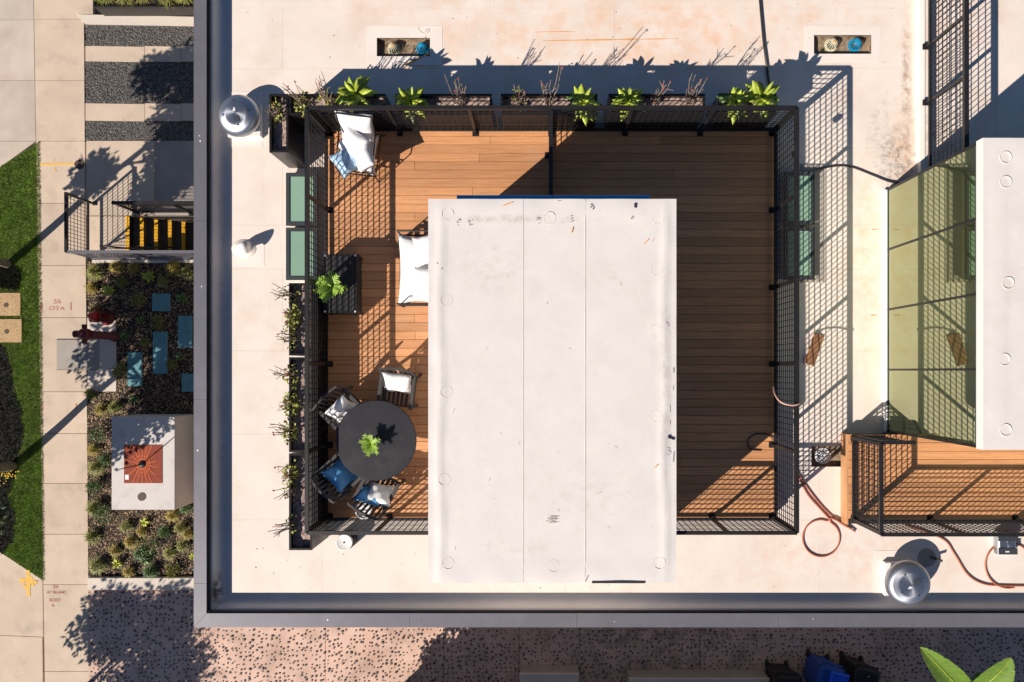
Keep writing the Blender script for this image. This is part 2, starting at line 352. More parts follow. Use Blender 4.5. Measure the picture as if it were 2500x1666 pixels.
def ragged(poly, amp, step=.12, seed=1):
    r = random.Random(seed); out = []
    for i in range(len(poly)):
        a, c = Vector((*poly[i],0)), Vector((*poly[(i+1)%len(poly)],0)); n = max(1,int((c-a).length/step))
        for k in range(n): q = a+(c-a)*k/n; out.append((q.x+r.uniform(-amp,amp), q.y+r.uniform(-amp,amp)))
    return out
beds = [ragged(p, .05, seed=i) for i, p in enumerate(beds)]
_c = np.mean(np.array(lawn_poly),0); lawn_wide = [(_c[0]+(p[0]-_c[0])*1.035, _c[1]+(p[1]-_c[1])*1.004) for p in lawn_poly]
pts = scatter(lawn_wide, 118000, 3)
_r = np.random.default_rng(77); sh = _r.normal(0,.045,(len(pts),2))
for p in beds: sel = ~inside(p, pts[:,0]+sh[:,0], pts[:,1]+sh[:,1]); pts = pts[sel]; sh = sh[sel]
n = len(pts); r = np.random.default_rng(5)
h = .02+.035*r.random(n); an = r.random(n)*6.283; w = .006; le = .03*r.random(n); la = r.random(n)*6.283
base = np.c_[pts, np.full(n, ZG+.001)]
dx = np.c_[np.cos(an)*w, np.sin(an)*w, np.zeros(n)]
tip = base+np.c_[np.cos(la)*le, np.sin(la)*le, h]
b = MB(); b.v = np.stack([base-dx, base+dx, tip], 1).reshape(-1,3).tolist(); b.f = [(3*i,3*i+1,3*i+2) for i in range(n)]
tag(solo('lawn_grass', b, 'turf_blade', 'short green lawn grass along the sidewalk edge', 'grass', (0,0,0)), kind='stuff')
for p in beds: struct('lawn_shade_bed', MB().prism(p, ZG-.09, ZG-.003), 'lawn_shade')  # near-black beds imitate shadow lying on the grass
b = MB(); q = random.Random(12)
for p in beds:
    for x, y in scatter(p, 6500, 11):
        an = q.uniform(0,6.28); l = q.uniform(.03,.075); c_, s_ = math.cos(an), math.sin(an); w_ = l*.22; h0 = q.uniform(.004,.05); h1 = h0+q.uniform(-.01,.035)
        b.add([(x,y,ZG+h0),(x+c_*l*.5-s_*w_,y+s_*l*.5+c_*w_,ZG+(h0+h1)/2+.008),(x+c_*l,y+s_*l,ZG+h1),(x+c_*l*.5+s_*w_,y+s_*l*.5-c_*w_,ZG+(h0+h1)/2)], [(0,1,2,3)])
tag(solo('shade_cover', b, 'shade_black_leaf', 'low leaves around the feet of the street trees, near black to stand for shade', 'ground cover', (0,0,0)), kind='stuff')
# gravel strips with concrete bands
def strip_rock(poly, n, smin, smax, m, z, seed, flat=.6):
    b = MB(); r = random.Random(seed)
    for x, y in scatter(poly, n, seed):
        s = r.uniform(smin, smax); a = r.uniform(0, 6.28); ca, sa = math.cos(a)*s, math.sin(a)*s; e = r.uniform(.5,1)
        t = r.uniform(-.4,.4)*s
        b.add([(x+ca,y+sa,z),(x-sa*e,y+ca*e,z),(x-ca,y-sa,z),(x+sa*e,y-ca*e,z),(x+t,y-t,z+s*flat)], [(0,1,4),(1,2,4),(2,3,4),(3,0,4)])
    return b
for i, (a, c) in enumerate(((60,112),(150,252),(295,344))):
    p = PX((208,a),(560,a+5),(560,c+3),(209,c))
    struct('gravel_bed', MB().prism(p, ZG-.1, ZG-.02), 'gravel_base')
    o = solo('gravel', strip_rock(p, 5200 if i == 1 else 2900, .016, .036, 'gravel', ZG-.02, 20+i), 'gravel',
             ['grey gravel strip nearest the planter ledge', 'wide grey gravel strip between two concrete bands', 'narrow grey gravel strip beside the shaded walkway'][i], 'gravel', (0,0,0)); tag(o, kind='stuff')
bands = group_struct('concrete_band')
for a, c in ((112,150),(252,295)):
    xs_ = [208, 353, 442, 560]
    for x0, x1 in zip(xs_, xs_[1:]): slab(bands, 'band_slab', PX((x0,a),(x1,a+2),(x1,c+2),(x0,c)), 'concrete')
entry = group_struct('entry_walk')
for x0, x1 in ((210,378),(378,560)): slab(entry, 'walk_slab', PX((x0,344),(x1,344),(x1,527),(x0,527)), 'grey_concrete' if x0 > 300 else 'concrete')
slab(entry, 'walk_slab', PX((213,528),(309,528),(309,612),(213,612)), 'concrete')
# stairwell
st = group_struct('stairs'); st['kind'] = 'structure'
zb = ZG
xs0 = W(316, 570, ZG).x
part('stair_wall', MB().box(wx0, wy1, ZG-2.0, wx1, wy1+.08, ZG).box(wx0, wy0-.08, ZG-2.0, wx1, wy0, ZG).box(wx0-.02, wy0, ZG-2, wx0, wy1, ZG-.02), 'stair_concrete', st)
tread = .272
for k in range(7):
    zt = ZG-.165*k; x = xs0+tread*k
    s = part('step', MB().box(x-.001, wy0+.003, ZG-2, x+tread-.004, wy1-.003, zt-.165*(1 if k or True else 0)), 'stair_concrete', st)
for k in range(7):
    zt = ZG-.165*(k); x = xs0+tread*k
    b = MB()
    m_ = 9
    for j in range(m_):
        ya = wy0+.004+(wy1-wy0-.008)*j/m_; b.box(x-.095, ya+.004, zt+.001, x+.0, ya+(wy1-wy0)/m_-.004, zt+.006)
    b.box(x-.095, wy0+.004, zt+.0005, x, wy1-.004, zt+.003)
    part('step_nosing', b, 'yellow_paint', st)
# garden bed
gard = PX((214,640),(560,640),(560,1412),(213,1407))
struct('garden_bed', MB().prism(gard, ZG-.1, ZG-.015), 'mulch_base')
b = MB(); r = random.Random(4)
for x, y in scatter(gard, 19000, 6):
    l = r.uniform(.01,.05); a = r.uniform(0,6.28); e = r.uniform(-.5,.6)*l; z = ZG+r.uniform(-.012,.012)
    p = Vector((x,y,z)); q = p+Vector((math.cos(a)*l, math.sin(a)*l, e)); sd = Vector((-math.sin(a), math.cos(a), r.uniform(-.6,.6)))*r.uniform(.003,.008)
    b.add([p-sd, p+sd, q+sd*.7, q-sd*.7], [(0,1,2,3)])
tag(solo('wood_chips', b, 'mulch_chip', 'loose brown wood chips covering the planted garden bed', 'mulch', (0,0,0)), kind='stuff')
struct('garden_curb', MB().bbox(*(lambda q: (q[0],q[1],ZG-.1,q[2],q[3],ZG+.1))(rect_px(214,1411,560,1441,ZG+.1))), 'pale_concrete')
struct('stair_curb', MB().bbox(*(lambda q: (q[0],q[1],ZG-.1,q[2],q[3],ZG+.04))(rect_px(224,634,560,642,ZG+.04))), 'pale_concrete')
part('landing_slab', MB().prism(PX((214,776),(283,783),(284,956),(214,957)), ZG-.1, ZG+.012), 'pale_concrete', walk)
# pebble paving to the south
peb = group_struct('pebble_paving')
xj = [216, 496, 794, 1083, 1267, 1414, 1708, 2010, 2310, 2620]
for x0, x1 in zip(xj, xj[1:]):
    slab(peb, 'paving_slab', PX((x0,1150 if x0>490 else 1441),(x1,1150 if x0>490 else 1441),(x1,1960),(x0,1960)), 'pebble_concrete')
pp = []
g_ = 10.8; rr = random.Random(9)
yy = 1448.
while yy < 1672:
    xx = 219.
    while xx < 2500:
        jx = xx+rr.uniform(-3.6,3.6); jy = yy+rr.uniform(-3.6,3.6)
        if not (jy < 1534 and 476 < jx) and rr.random() < .86: pp.append((jx, jy))
        xx += g_
    yy += g_*.95
def pebble_mesh(seed):
    r = random.Random(seed); b = MB(); n = 9; rad = [r.uniform(.86,1.06) for _ in range(n)]
    v = [(math.cos(6.283*k/n)*rad[k], math.sin(6.283*k/n)*rad[k]*.8, 0) for k in range(n)]
    v += [(x*.72, y*.72, .55) for x, y, _ in v]
    b.add(v, [(k,(k+1)%n,n+(k+1)%n,n+k) for k in range(n)]+[tuple(range(n,2*n))]); return b
pms = [pebble_mesh(i) for i in range(5)]
pmesh = [to_mesh('pebble', p, (0,0,0)) for p in pms]
rr.shuffle(pp)
# largest first: the first 300 get the larger sizes
rest = MB()
for i, (x, y) in enumerate(pp):
    c = W(x, y, ZG+.002); a = rr.uniform(0, 6.28); s = rr.uniform(.035,.045) if i < 300 else rr.uniform(.018,.036)
    if i < 300:
        o = link('pebble', pmesh[i % 5], 'pebble', peb, c); o.rotation_euler = (0,0,a); o.scale = (s,s,s)
    else:
        M = Matrix.Translation(c) @ Matrix.Rotation(a,4,'Z') @ Matrix.Scale(s,4)
        q = pms[i % 5]; rest.add([M @ Vector(v) for v in q.v], q.f)
part('small_pebble', rest, 'pebble', peb, kind='stuff')

# ------------------------------------------------------------------ main building: walls, roof, parapets
bld = thing('main_building', 'cream flat roofed building with grey metal parapet around its roof', 'building', (0, 0, ZG))
XW, YS = -6.12, -4.51
part('wall', MB().box(XW, YS, ZG, 9.8, 7.8, -.35), 'dark_wall', bld)
part('wall_band', MB().box(XW, YS, -.349, XW+.3, 7.8, -.02).box(XW+.301, YS, -.349, 9.8, YS+.3, -.02), 'dark_wall', bld)
def sub_rects(r, h):
    x0,y0,x1,y1 = r; a0,b0,a1,b1 = h
    if a0 >= x1 or a1 <= x0 or b0 >= y1 or b1 <= y0: return [r]
    out = []
    if b0 > y0: out.append((x0,y0,x1,b0))
    if b1 < y1: out.append((x0,b1,x1,y1))
    m0, m1 = max(y0,b0), min(y1,b1)
    if a0 > x0: out.append((x0,m0,a0,m1))
    if a1 < x1: out.append((a1,m0,x1,m1))
    return out
SUMPS = [rect_px(920,93,1050,138,0), rect_px(1987,86,2127,132,0), rect_px(1981,1090,2064,1140,0)]
b = MB(); ps = [(XW+.02,YS+.02,9.79,7.79)]
for h in SUMPS: ps = [q for p in ps for q in sub_rects(p, h)]
for p in ps: b.box(p[0],p[1],-.019,p[2],p[3],-.010)
roof = part('roof', b, 'membrane', bld)
ycut = [W(0,y).y for y in (1470,1270,1060,857,657,550,361,168,20,-160)]
XR = W(2236,0,0).x+.004
rows = []
for i,(ya,yb) in enumerate(zip(ycut, ycut[1:])):
    xc = [W(x,0).x for x in ((535,786,1380,2001) if i < 2 else (535,690,1500,2040) if i % 2 else (535,1206,1948))]+[XR if i > 1 else 9.7]
    rows += [(a,ya,c,yb) for a, c in zip(xc, xc[1:])]
rows += [(XR, ycut[2], 9.7, W(0,1090).y)]
g5 = .0012
for q in rows:
    ps = [(q[0]+g5,q[1]+g5,q[2]-g5,q[3]-g5)]
    for h in SUMPS: ps = [s for p in ps for s in sub_rects(p, h)]
    b = MB()
    for p in ps: b.box(p[0],p[1],-.009,p[2],p[3],0)
    part('membrane_sheet', b, 'membrane', roof)
# patch sheets around sumps and penetrations, 3 mm proud
for x0,y0,x1,y1,hole in ((897,64,1080,160,0),(1963,64,2150,152,1)):
    b = MB()
    for p in sub_rects(rect_px(x0,y0,x1,y1,0), SUMPS[hole]): b.box(*p[:2], .0005, *p[2:], .0035)
    part('membrane_patch', b, 'membrane_clean', roof)
for x0,y0,x1,y1 in ((528,225,640,360),(2132,1345,2270,1484),(568,590,645,650),(2133,440,2165,470),(1330,1462,1440,1475)):
    q = rect_px(x0,y0,x1,y1,0); part('membrane_patch', MB().box(q[0],q[1],.0005,q[2],q[3],.0035), 'membrane_clean', roof)
# sump trays
for i, s in enumerate(SUMPS):
    d = -.11; b = MB(); x0,y0,x1,y1 = s
    b.box(x0-.02,y0-.02,d-.01,x1+.02,y1+.02,d)
    b.box(x0-.02,y0,d,x0,y1,-.001); b.box(x1,y0,d,x1+.02,y1,-.001); b.box(x0,y0-.02,d,x1,y0,-.001); b.box(x0,y1,d,x1,y1+.02,-.001)
    part('sump_tray', b, 'sump', roof)
# rust streaks lying on the membrane
b = MB()
def streak(b, x0,y0,x1,y1,w, z=.0042):
    n = 14; L_, R_ = [], []
    for k in range(n+1):
        t = k/n; p = W(x0+(x1-x0)*t, y0+(y1-y0)*t, z); ww = w*(.35+random.random())*(math.sin(math.pi*min(.98,max(.02,t)))**.4)*.5
        L_.append((p.x,p.y+ww,z)); R_.append((p.x,p.y-ww,z))
    for k in range(n): b.add([L_[k],R_[k],R_[k+1],L_[k+1]], [(0,1,2,3)])
streak(b,1325,100,1655,95,.022); streak(b,1300,79,1405,77,.012); streak(b,2128,561,2146,560,.02); streak(b,2124,770,2142,770,.02); streak(b,1055,128,985,160,.05)
part('rust_streak', b, 'rust_stain', roof, kind='stuff')
# parapets
zc = .30
xo, xi = W(473,0,zc).x, W(504,0,zc).x; yo, yi = W(0,1532,zc).y, W(0,1498,zc).y
def cap_len(name, b): part(name, b, 'parapet_metal', bld)
cy = [yo, W(0,1425,zc).y, W(0,976,zc).y, W(0,540,zc).y, W(0,98,zc).y, 7.6]
for i,(a,c) in enumerate(zip(cy, cy[1:])):
    if i == 0: cap_len('parapet_cap', MB().prism([(xo,yo+.003),(xi,yi+.003),(xi,c-.002),(xo,c-.002)], zc-.045, zc))
    else: cap_len('parapet_cap', MB().box(xo,a+.002,zc-.045,xi,c-.002,zc))
cx = [xo, W(1000,0,zc).x, W(1408,0,zc).x, W(1900,0,zc).x, W(2230,0,zc).x, 9.7]
for i,(a,c) in enumerate(zip(cx, cx[1:])):
    if i == 0: cap_len('parapet_cap', MB().prism([(xo+.003,yo),(c-.002,yo),(c-.002,yi),(xi+.003,yi)], zc-.045, zc))
    else: cap_len('parapet_cap', MB().box(a+.002,yo,zc-.045,c-.002,yi,zc))
part('parapet_core', MB().box(xo+.03,yo+.03,-.02,xi-.03,7.6,zc-.046).box(xi-.028,yo+.03,-.02,9.7,yi-.03,zc-.046), 'parapet_membrane', bld)
part('cap_gap_shade', MB().box(xi+.002,yi+.03,zc-.10,xi+.03,7.6,zc-.03).box(xi+.002,yi+.002,zc-.10,9.7,yi+.028,zc-.03), 'black_metal', bld)  # black strip stands in for the shadowed gap under the cap
def cove(parent, prof, p0, p1, inw, m):
    b = MB(); n = len(prof)
    for p in (p0, p1):
        for d, z in prof: b.v.append((p[0]+inw[0]*d, p[1]+inw[1]*d, z))
    for k in range(n-1): b.f.append((k, k+1, n+k+1, n+k))
    return part('parapet_flashing', b, m, parent, smooth=True)
prof = [(.0,.19),(.035,.185),(.06,.15),(.085,.08),(.12,.025),(.17,.006),(.26,.005)]
cove(bld, prof, (xi+.004,yi+.004), (xi+.004,7.6), (1,0), 'parapet_membrane')
cove(bld, prof, (9.7,yi+.004), (xi+.004,yi+.004), (0,1), 'parapet_membrane')
b = MB(); rq = random.Random(3)
for x,y in ((487,332),(489,345),(492,700),(483,1100),(800,1514),(1500,1518),(1985,1512)):
    c = W(x,y,zc); b.disc((c.x,c.y,zc+.0005), rq.uniform(.008,.02), .002, 9)
part('bird_speck', b, 'sticker_white', bld, kind='stuff')
# stain in the corner behind the parapet
# raised edge to the neighbour's terrace: cant strip + terrace floor
xa, xb = W(2236,0,0).x, 6.94
b = MB(); prof2 = [(xa,.0005),(xa+.02,.006),(xb-.10,.13),(xb-.03,.14),(xb-.03,-.01)]
for y in (3.30, 7.6):
    for x,z in prof2: b.v.append((x,y,z))
for k in range(4): b.f.append((k,k+1,5+k+1,5+k))
part('cant_strip', b, 'membrane_clean', bld)
part('terrace_sheet', MB().box(xb-.03,3.30,-.01,8.2,7.6,.12), 'membrane', bld)
part('terrace_sheet', MB().box(8.205,3.30,-.01,9.7,7.6,.12), 'membrane', bld)

# ------------------------------------------------------------------ decks
def deck(name, label, X0, Y0, X1, Y1, zt, hole=None, joints=(-2.22, 1.1), pitch=.1503, hz=-.005):
    d = thing(name, label, 'deck', (X0, Y0, hz))
    part('deck_frame', MB().box(X0+.01,Y0+.01,.0,X1-.01,Y1-.01,zt-.032), 'deck_base', d)
    y = Y1; k = 0
    while y-pitch > Y0-.02:
        ya = max(y-pitch+.006, Y0); segs = [(X0,X1)]
        if hole and ya < hole[3] and y > hole[1]: segs = [(X0,hole[0]),(hole[2],X1)]
        for s0, s1 in segs:
            cuts = [s0]+[j+random.uniform(-.02,.02)+(0 if k % 2 == 0 else random.uniform(.9,1.6)) for j in joints if random.random() < .8]+[s1]
            cuts = [c for c in cuts if s0 <= c <= s1]; cuts.sort()
            cl = [cuts[0]]
            for c in cuts[1:]:
                if c-cl[-1] > .35: cl.append(c)
            cl[-1] = s1
            for a, c in zip(cl, cl[1:]):
                dz = random.uniform(-.0015,.0015)
                part('plank', MB().bbox(a+.0015,ya,zt-.028,c-.0015,y,zt+dz,.003), 'plank', d, at=(a,ya,zt))
        y -= pitch; k += 1
    return d
DX0, DX1, DY0, DY1 = -3.83, 4.19, -2.67, 4.31
PHX0, PHX1, PHY0, PHY1, PHZ = -1.60, 1.93, -3.014, 2.444, 2.72
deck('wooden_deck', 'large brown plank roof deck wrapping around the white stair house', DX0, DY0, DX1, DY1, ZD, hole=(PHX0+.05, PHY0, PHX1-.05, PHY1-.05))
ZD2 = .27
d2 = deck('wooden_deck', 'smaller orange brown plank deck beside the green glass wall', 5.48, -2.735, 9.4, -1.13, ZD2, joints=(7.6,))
part('fascia', MB().box(5.452,-2.74,.02,5.478,-1.13,ZD2-.004), 'fascia_wood', d2)

# ------------------------------------------------------------------ stair house (penthouse)
ph = thing('stair_house', 'white flat roofed stair house standing in the middle of the deck', 'stair house', (PHX0, PHY0, 0))
part('wall', MB().box(PHX0+.03,PHY0+.03,.0,PHX1-.03,PHY1-.03,PHZ-.14), 'stucco', ph)
part('roof_edge', MB().box(PHX0,PHY0,PHZ-.14,PHX1,PHY1,PHZ-.012), 'white_paint', ph)
ZT = PHZ
s1, s2 = W(1278,0,ZT).x, W(1429,0,ZT).x
def sheet_z(x, y):
    e = min(x-PHX0, PHX1-x, y-PHY0, PHY1-y)
    return PHZ+.004*math.sin(x*9+y*3)*math.sin(y*7)*(1 if e < .4 else .3)+(.016*math.exp(-((e-.17-.02*math.sin(3*(x+y)))/.05)**2))
for a, c in ((PHX0,s1),(s1,s2),(s2,PHX1)):
    b = MB(); n = 26; mny = 38
    # slightly wrinkled membrane sheet
    vs = {}
    for i in range(n+1):
        for j in range(mny+1):
            x = a+.002+(c-a-.004)*i/n; y = PHY0+(PHY1-PHY0)*j/mny
            z = sheet_z(x, y)
            vs[i,j] = len(b.v); b.v.append((x,y,z))
    for i in range(n):
        for j in range(mny): b.f.append((vs[i,j],vs[i+1,j],vs[i+1,j+1],vs[i,j+1]))
    for jj in (0,):
        pass
    part('roof_sheet', b, 'white_membrane', ph, smooth=True)
part('sheet_lap', MB().box(s1-.001,PHY0+.01,PHZ-.01,s1+.001,PHY1-.01,PHZ+.004).box(s2-.002,PHY0+.01,PHZ-.01,s2+.002,PHY1-.01,PHZ+.006), 'pencil', ph)
for x,y in ((1093,523),(1176,531),(1342,533),(1606,533),(1603,658),(1600,808),(1601,1016),(1090,733),(1090,957),(1085,1171),(1094,1375),(1352,1382),(1610,1375)):
    c = W(x,y,PHZ+.005); b = MB().tube([(c.x+.083*math.cos(q), c.y+.083*math.sin(q), sheet_z(c.x+.083*math.cos(q), c.y+.083*math.sin(q))+.0005) for q in [6.283*k/26 for k in range(26)]], .0032, 4, True)
    part('fastener_plate', b, 'pencil', ph)
b = MB(); rs = random.Random(2)
def mark(b, x, y, w, h, rot=0):
    c = W(x,y,PHZ+.0125); M = Matrix.Translation(c) @ Matrix.Rotation(rot,4,'Z'); k = 9.7/F/2
    q = MB().box(-w*k,-h*k,0,w*k,h*k,.001).xf(M); b.add(q.v, q.f)
mark(b,1552,504,7,16); mark(b,1074,649,3,20,.7); mark(b,1510,1422,130,5,0)
for k in range(4): mark(b,1640+rs.uniform(-14,6),1068+rs.uniform(-6,6),rs.uniform(3,9),rs.uniform(3,8),.3)
for k in range(9): mark(b,1445+rs.uniform(-4,6),503+rs.uniform(-4,10),3,2,rs.uniform(0,3))
for k in range(5): mark(b,1430+k*2.2,1418-k*4,2,3,-.6)
part('black_tape', b, 'black_mark', ph)
b = MB()
for k in range(11): mark(b,1346+rs.uniform(-8,8),1262+k*1.6,rs.uniform(8,24),1.0,rs.uniform(-.1,.15))
for x,y in ((1119,544),(1147,545),(1314,538),(1396,535),(1543,533),(1630,789),(1632,1103)):
    for k in range(7): mark(b,x+rs.uniform(-4,4),y+rs.uniform(-9,9),rs.uniform(2,6),1.5,rs.uniform(-.4,.4))
for k in range(6): 
    e = rs.choice((0,1,2)); x = rs.uniform(1634,1644) if e else rs.uniform(1290,1480); y = rs.uniform(800,1250) if e else rs.uniform(490,515)
    mark(b,x,y,rs.uniform(1,3) if e else rs.uniform(4,18),rs.uniform(5,26) if e else 1.2,rs.uniform(-.05,.05))
for k in range(20): mark(b,rs.uniform(1100,1640),rs.uniform(520,1390),rs.uniform(2,12),.7,rs.uniform(0,3.1))
part('scuff_mark', b, 'scuff', ph, kind='stuff')
b = MB()
for x,y,w,r_ in ((1240,498,26,.35),(1397,562,14,1.3),(1578,590,16,.8),(1603,1138,11,.7)): mark(b,x,y,w,2.5,r_)
part('orange_mark', b, 'rust_stain', ph)
aw = thing('door_awning', 'thin metal awning strip, sky reflection painted blue, along the top edge of the stair house', 'awning', (W(1352,0,2.45).x, PHY1, 2.45))
za = 2.50; ya = W(0,476.5,za).y
for x0,x1 in ((1115,1351),(1352,1588)):
    part('awning_panel', MB().bbox(W(x0,0,za).x,PHY1+.003,za-.07,W(x1,0,za).x-.002,ya,za,.008), 'sky_tint_metal', aw)

# ------------------------------------------------------------------ mesh railings
def fence(label, p0, p1, z0, z1, inw, posts, group='black wire mesh railings on the roof', hpitch=.098, vpitch=.092, wire=.0108, rail=.06, ends=(True,True), cat='railing', name='mesh_railing', m='black_metal', lowgap=.07, feet=True):
    p0 = Vector((*p0,0)); p1 = Vector((*p1,0)); d = (p1-p0); L = d.length; d.normalize(); inw = Vector((*inw,0))
    f = thing(name, label, cat, (*((p0+p1)/2).xy, z0), group)
    P = lambda t, z, o=0: (p0+d*t+inw*o)+Vector((0,0,z))
    part('top_rail', MB().bar(P(0,z1-rail*.4), P(L,z1-rail*.4), rail, rail*.8), m, f)
    part('bottom_rail', MB().bar(P(0,z0+lowgap), P(L,z0+lowgap), .045, .04), m, f)
    ts = sorted(set([t for t in posts if 0 <= t <= L]))
    if ends[0]: ts = [.03]+[t for t in ts if t > .2]
    if ends[1]: ts = [t for t in ts if t < L-.2]+[L-.03]
    for t in ts:
        b = MB().bar(P(t,z0,.0), P(t,z1-rail*.8,.0), .05, .05)
        if feet: 
            M = P(t,z0,.045); b.box(M.x-.05,M.y-.05,z0-.004,M.x+.05,M.y+.05,z0+.02); b.bar(P(t,z0+.02,.04),P(t,z0+.16,.03),.04,.03)
        part('post', b, m, f)
    cuts = [0]+[t for t in ts if .1 < t < L-.1]+[L]
    for a, c in zip(cuts, cuts[1:]):
        b = MB(); a2, c2 = a+.03, c-.03; zb, zt = z0+lowgap+.02, z1-rail*.8
        n = max(1, int((c2-a2)/hpitch))
        for k in range(n+1):
            t = a2+(c2-a2)*k/n; b.bar(P(t,zb), P(t,zt), wire)
        n = max(1, int((zt-zb)/vpitch))
        for k in range(1, n): b.bar(P(a2,zb+(zt-zb)*k/n), P(c2,zb+(zt-zb)*k/n), wire)
        part('mesh_panel', b, m, f, kind='stuff')
    return f
RXW, RXE, RYN, RYS, RZ = -3.774, 4.137, 4.250, -2.613, 1.42
ep = [W(0,y,.35).y for y in (513,702,889,1087)]
fence('long black mesh railing behind the row of planters with agaves', (RXW,RYN), (RXE,RYN), ZD, RZ, (0,-1), [W(x,0,.35).x-RXW for x in (976,1160,1345,1526,1710)])
fence('black mesh railing on the deck side facing the green glass tower', (RXE,RYS), (RXE,RYN), ZD, RZ, (-1,0), [y-RYS for y in ep], vpitch=.092)
fence('black mesh railing between the deck and the stem planters near the round table', (RXW,RYS), (RXW,RYN), ZD, RZ, (1,0), [y-RYS for y in ep])
fence('short black mesh railing below the dining chairs, meeting the stair house', (RXW,RYS), (PHX0-.0,RYS), ZD, RZ, (0,1), [1.1], ends=(True,False))
fence('short black mesh railing at the sunny deck corner by the coiled hose', (PHX1,RYS), (RXE,RYS), ZD, RZ, (0,1), [1.1], ends=(False,True))
fence('black dividing railing running from the planters to the awning strip', (.165,PHY1+.02), (.165,RYN-.05), ZD, RZ, (-1,0), [.6,1.35], ends=(False,False))
X2 = 5.537; Z2T = 1.34; Y2S = -2.659; Y2N = -1.163
fence('black mesh railing on the short side of the small orange deck', (X2,Y2S), (X2,Y2N), ZD2, Z2T, (1,0), [], vpitch=.092)
fence('black mesh railing along the long side of the small deck by the exhaust fan', (X2,Y2S), (9.3,Y2S), ZD2, Z2T, (0,1), [W(x,0,.3).x-X2 for x in (2272,2480)])
fence('stub of black railing closing the small deck against the glass wall', (X2,Y2N), (6.09,Y2N), ZD2, Z2T, (0,-1), [], ends=(True,False))
fence('tall black mesh railing along the white cant strip of the neighbouring terrace', (6.93,3.34), (6.93,7.5), .20, 1.32, (-1,0), [y-3.34 for y in (4.80,5.80,6.8)], hpitch=.1, vpitch=.11, rail=.075)

# ------------------------------------------------------------------ glass stair tower on the right
gt = thing('glass_stair_tower', 'white roofed stair tower with a tall green glass wall', 'tower', (7.8, 1.09, 0))
GX, GY0, GY1, GZ = 6.272, -1.106, 3.288, 2.77
part('wall', MB().box(GX+.06,GY0+.05,.0,9.5,GY1-.05,GZ-.16), 'deck_base', gt)
part('curb', MB().bbox(GX-.05,GY0,.0,GX+.02,GY1,.09,.02), 'white_paint', gt)
gy = [GY1-.02, 2.19, 1.107, .022, GY0+.02]
for a, c in zip(gy, gy[1:]):
    part('glass_pane', MB().box(GX,c+.016,.10,GX+.012,a-.016,GZ-.17), 'green_glass', gt)
for y in gy: part('mullion', MB().box(GX-.012,y-.018,.09,GX+.05,y+.018,GZ-.165), 'black_metal', gt)
part('frame_rail', MB().box(GX-.010,GY0,.088,GX+.05,GY1,.115), 'frame_dark', gt)
part('frame_rail', MB().box(GX-.012,GY0+.002,GZ-.19,GX+.05,GY1-.002,GZ-.162), 'frame_dark', gt)
for yy_, nn in ((GY1-.012, 1), (GY0+.012, -1)):
    part('side_glass', MB().box(GX+.05,min(yy_,yy_-nn*.012),.10,9.4,max(yy_,yy_-nn*.012),GZ-.17), 'green_glass', gt)
part('roof_edge', MB().box(GX-.014,GY0-.01,GZ-.16,9.6,GY1+.01,GZ-.012), 'white_paint', gt)
b = MB(); n = 30; 
vs = {}
for i in range(n+1):
    for j in range(n+1):
        x = GX-.012+3.3*i/n*.98; y = GY0-.008+(GY1-GY0+.016)*j/n; e = min(x-GX, y-GY0, GY1-y)
        vs[i,j] = len(b.v); b.v.append((x,y,GZ-.006+.010*math.exp(-((e-.2)/.05)**2)+.003*math.sin(x*8)*math.sin(y*6)))
for i in range(n):
    for j in range(n): b.f.append((vs[i,j],vs[i+1,j],vs[i+1,j+1],vs[i,j+1]))
part('roof_sheet', b, 'white_membrane', gt, smooth=True)
for x,y in ((2456,384),(2456,444),(2462,691),(2453,878),(2456,1050)):
    c = W(x,y,GZ+.008); part('fastener_plate', MB().ring((c.x,c.y,c.z-.012),.080,.0855,.012,28), 'pencil', gt)

# ------------------------------------------------------------------ planters and their plants
def planter(label, px0, py0, px1, py1=None, y_in=None, zt=.92, name='planter_box', group='black metal planter boxes around the deck', wx=None):
    x0 = W(px0,0,zt).x; x1 = wx if wx is not None else W(px1,0,zt).x; y1 = W(0,py0,zt).y; y0 = y_in if y_in is not None else W(0,py1,zt).y
    t = thing(name, label, 'planter', ((x0+x1)/2,(y0+y1)/2,0), group); w = .02
    part('box', MB().box(x0,y0,.02,x1,y0+w,zt-.02).box(x0,y1-w,.02,x1,y1,zt-.02).box(x0,y0+w,.02,x0+w,y1-w,zt-.02).box(x1-w,y0+w,.02,x1,y1-w,zt-.02), 'planter_metal', t)
    part('rim', MB().box(x0-.004,y0-.004,zt-.019,x1+.004,y0+w+.012,zt).box(x0-.004,y1-w-.012,zt-.019,x1+.004,y1+.004,zt).box(x0-.004,y0+w+.012,zt-.019,x0+w+.012,y1-w-.012,zt).box(x1-w-.012,y0+w+.012,zt-.019,x1+.004,y1-w-.012,zt), 'planter_metal', t)
    n = 14; b = MB(); vs = {}; nx = max(4,int((x1-x0)/.05)); ny = max(4,int((y1-y0)/.05))
    for i in range(nx+1):
        for j in range(ny+1):
            vs[i,j] = len(b.v); b.v.append((x0+w+(x1-x0-2*w)*i/nx, y0+w+(y1-y0-2*w)*j/ny, zt-.13+random.uniform(-.012,.02)))
    for i in range(nx):
        for j in range(ny): b.f.append((vs[i,j],vs[i+1,j],vs[i+1,j+1],vs[i,j+1]))
    part('soil', b, 'soil', t)
    return (x0,y0,x1,y1,zt-.12)
P_NW = planter('lone planter box at the upper left corner, next to the silver exhaust fan', 658, 230, 703, 372)
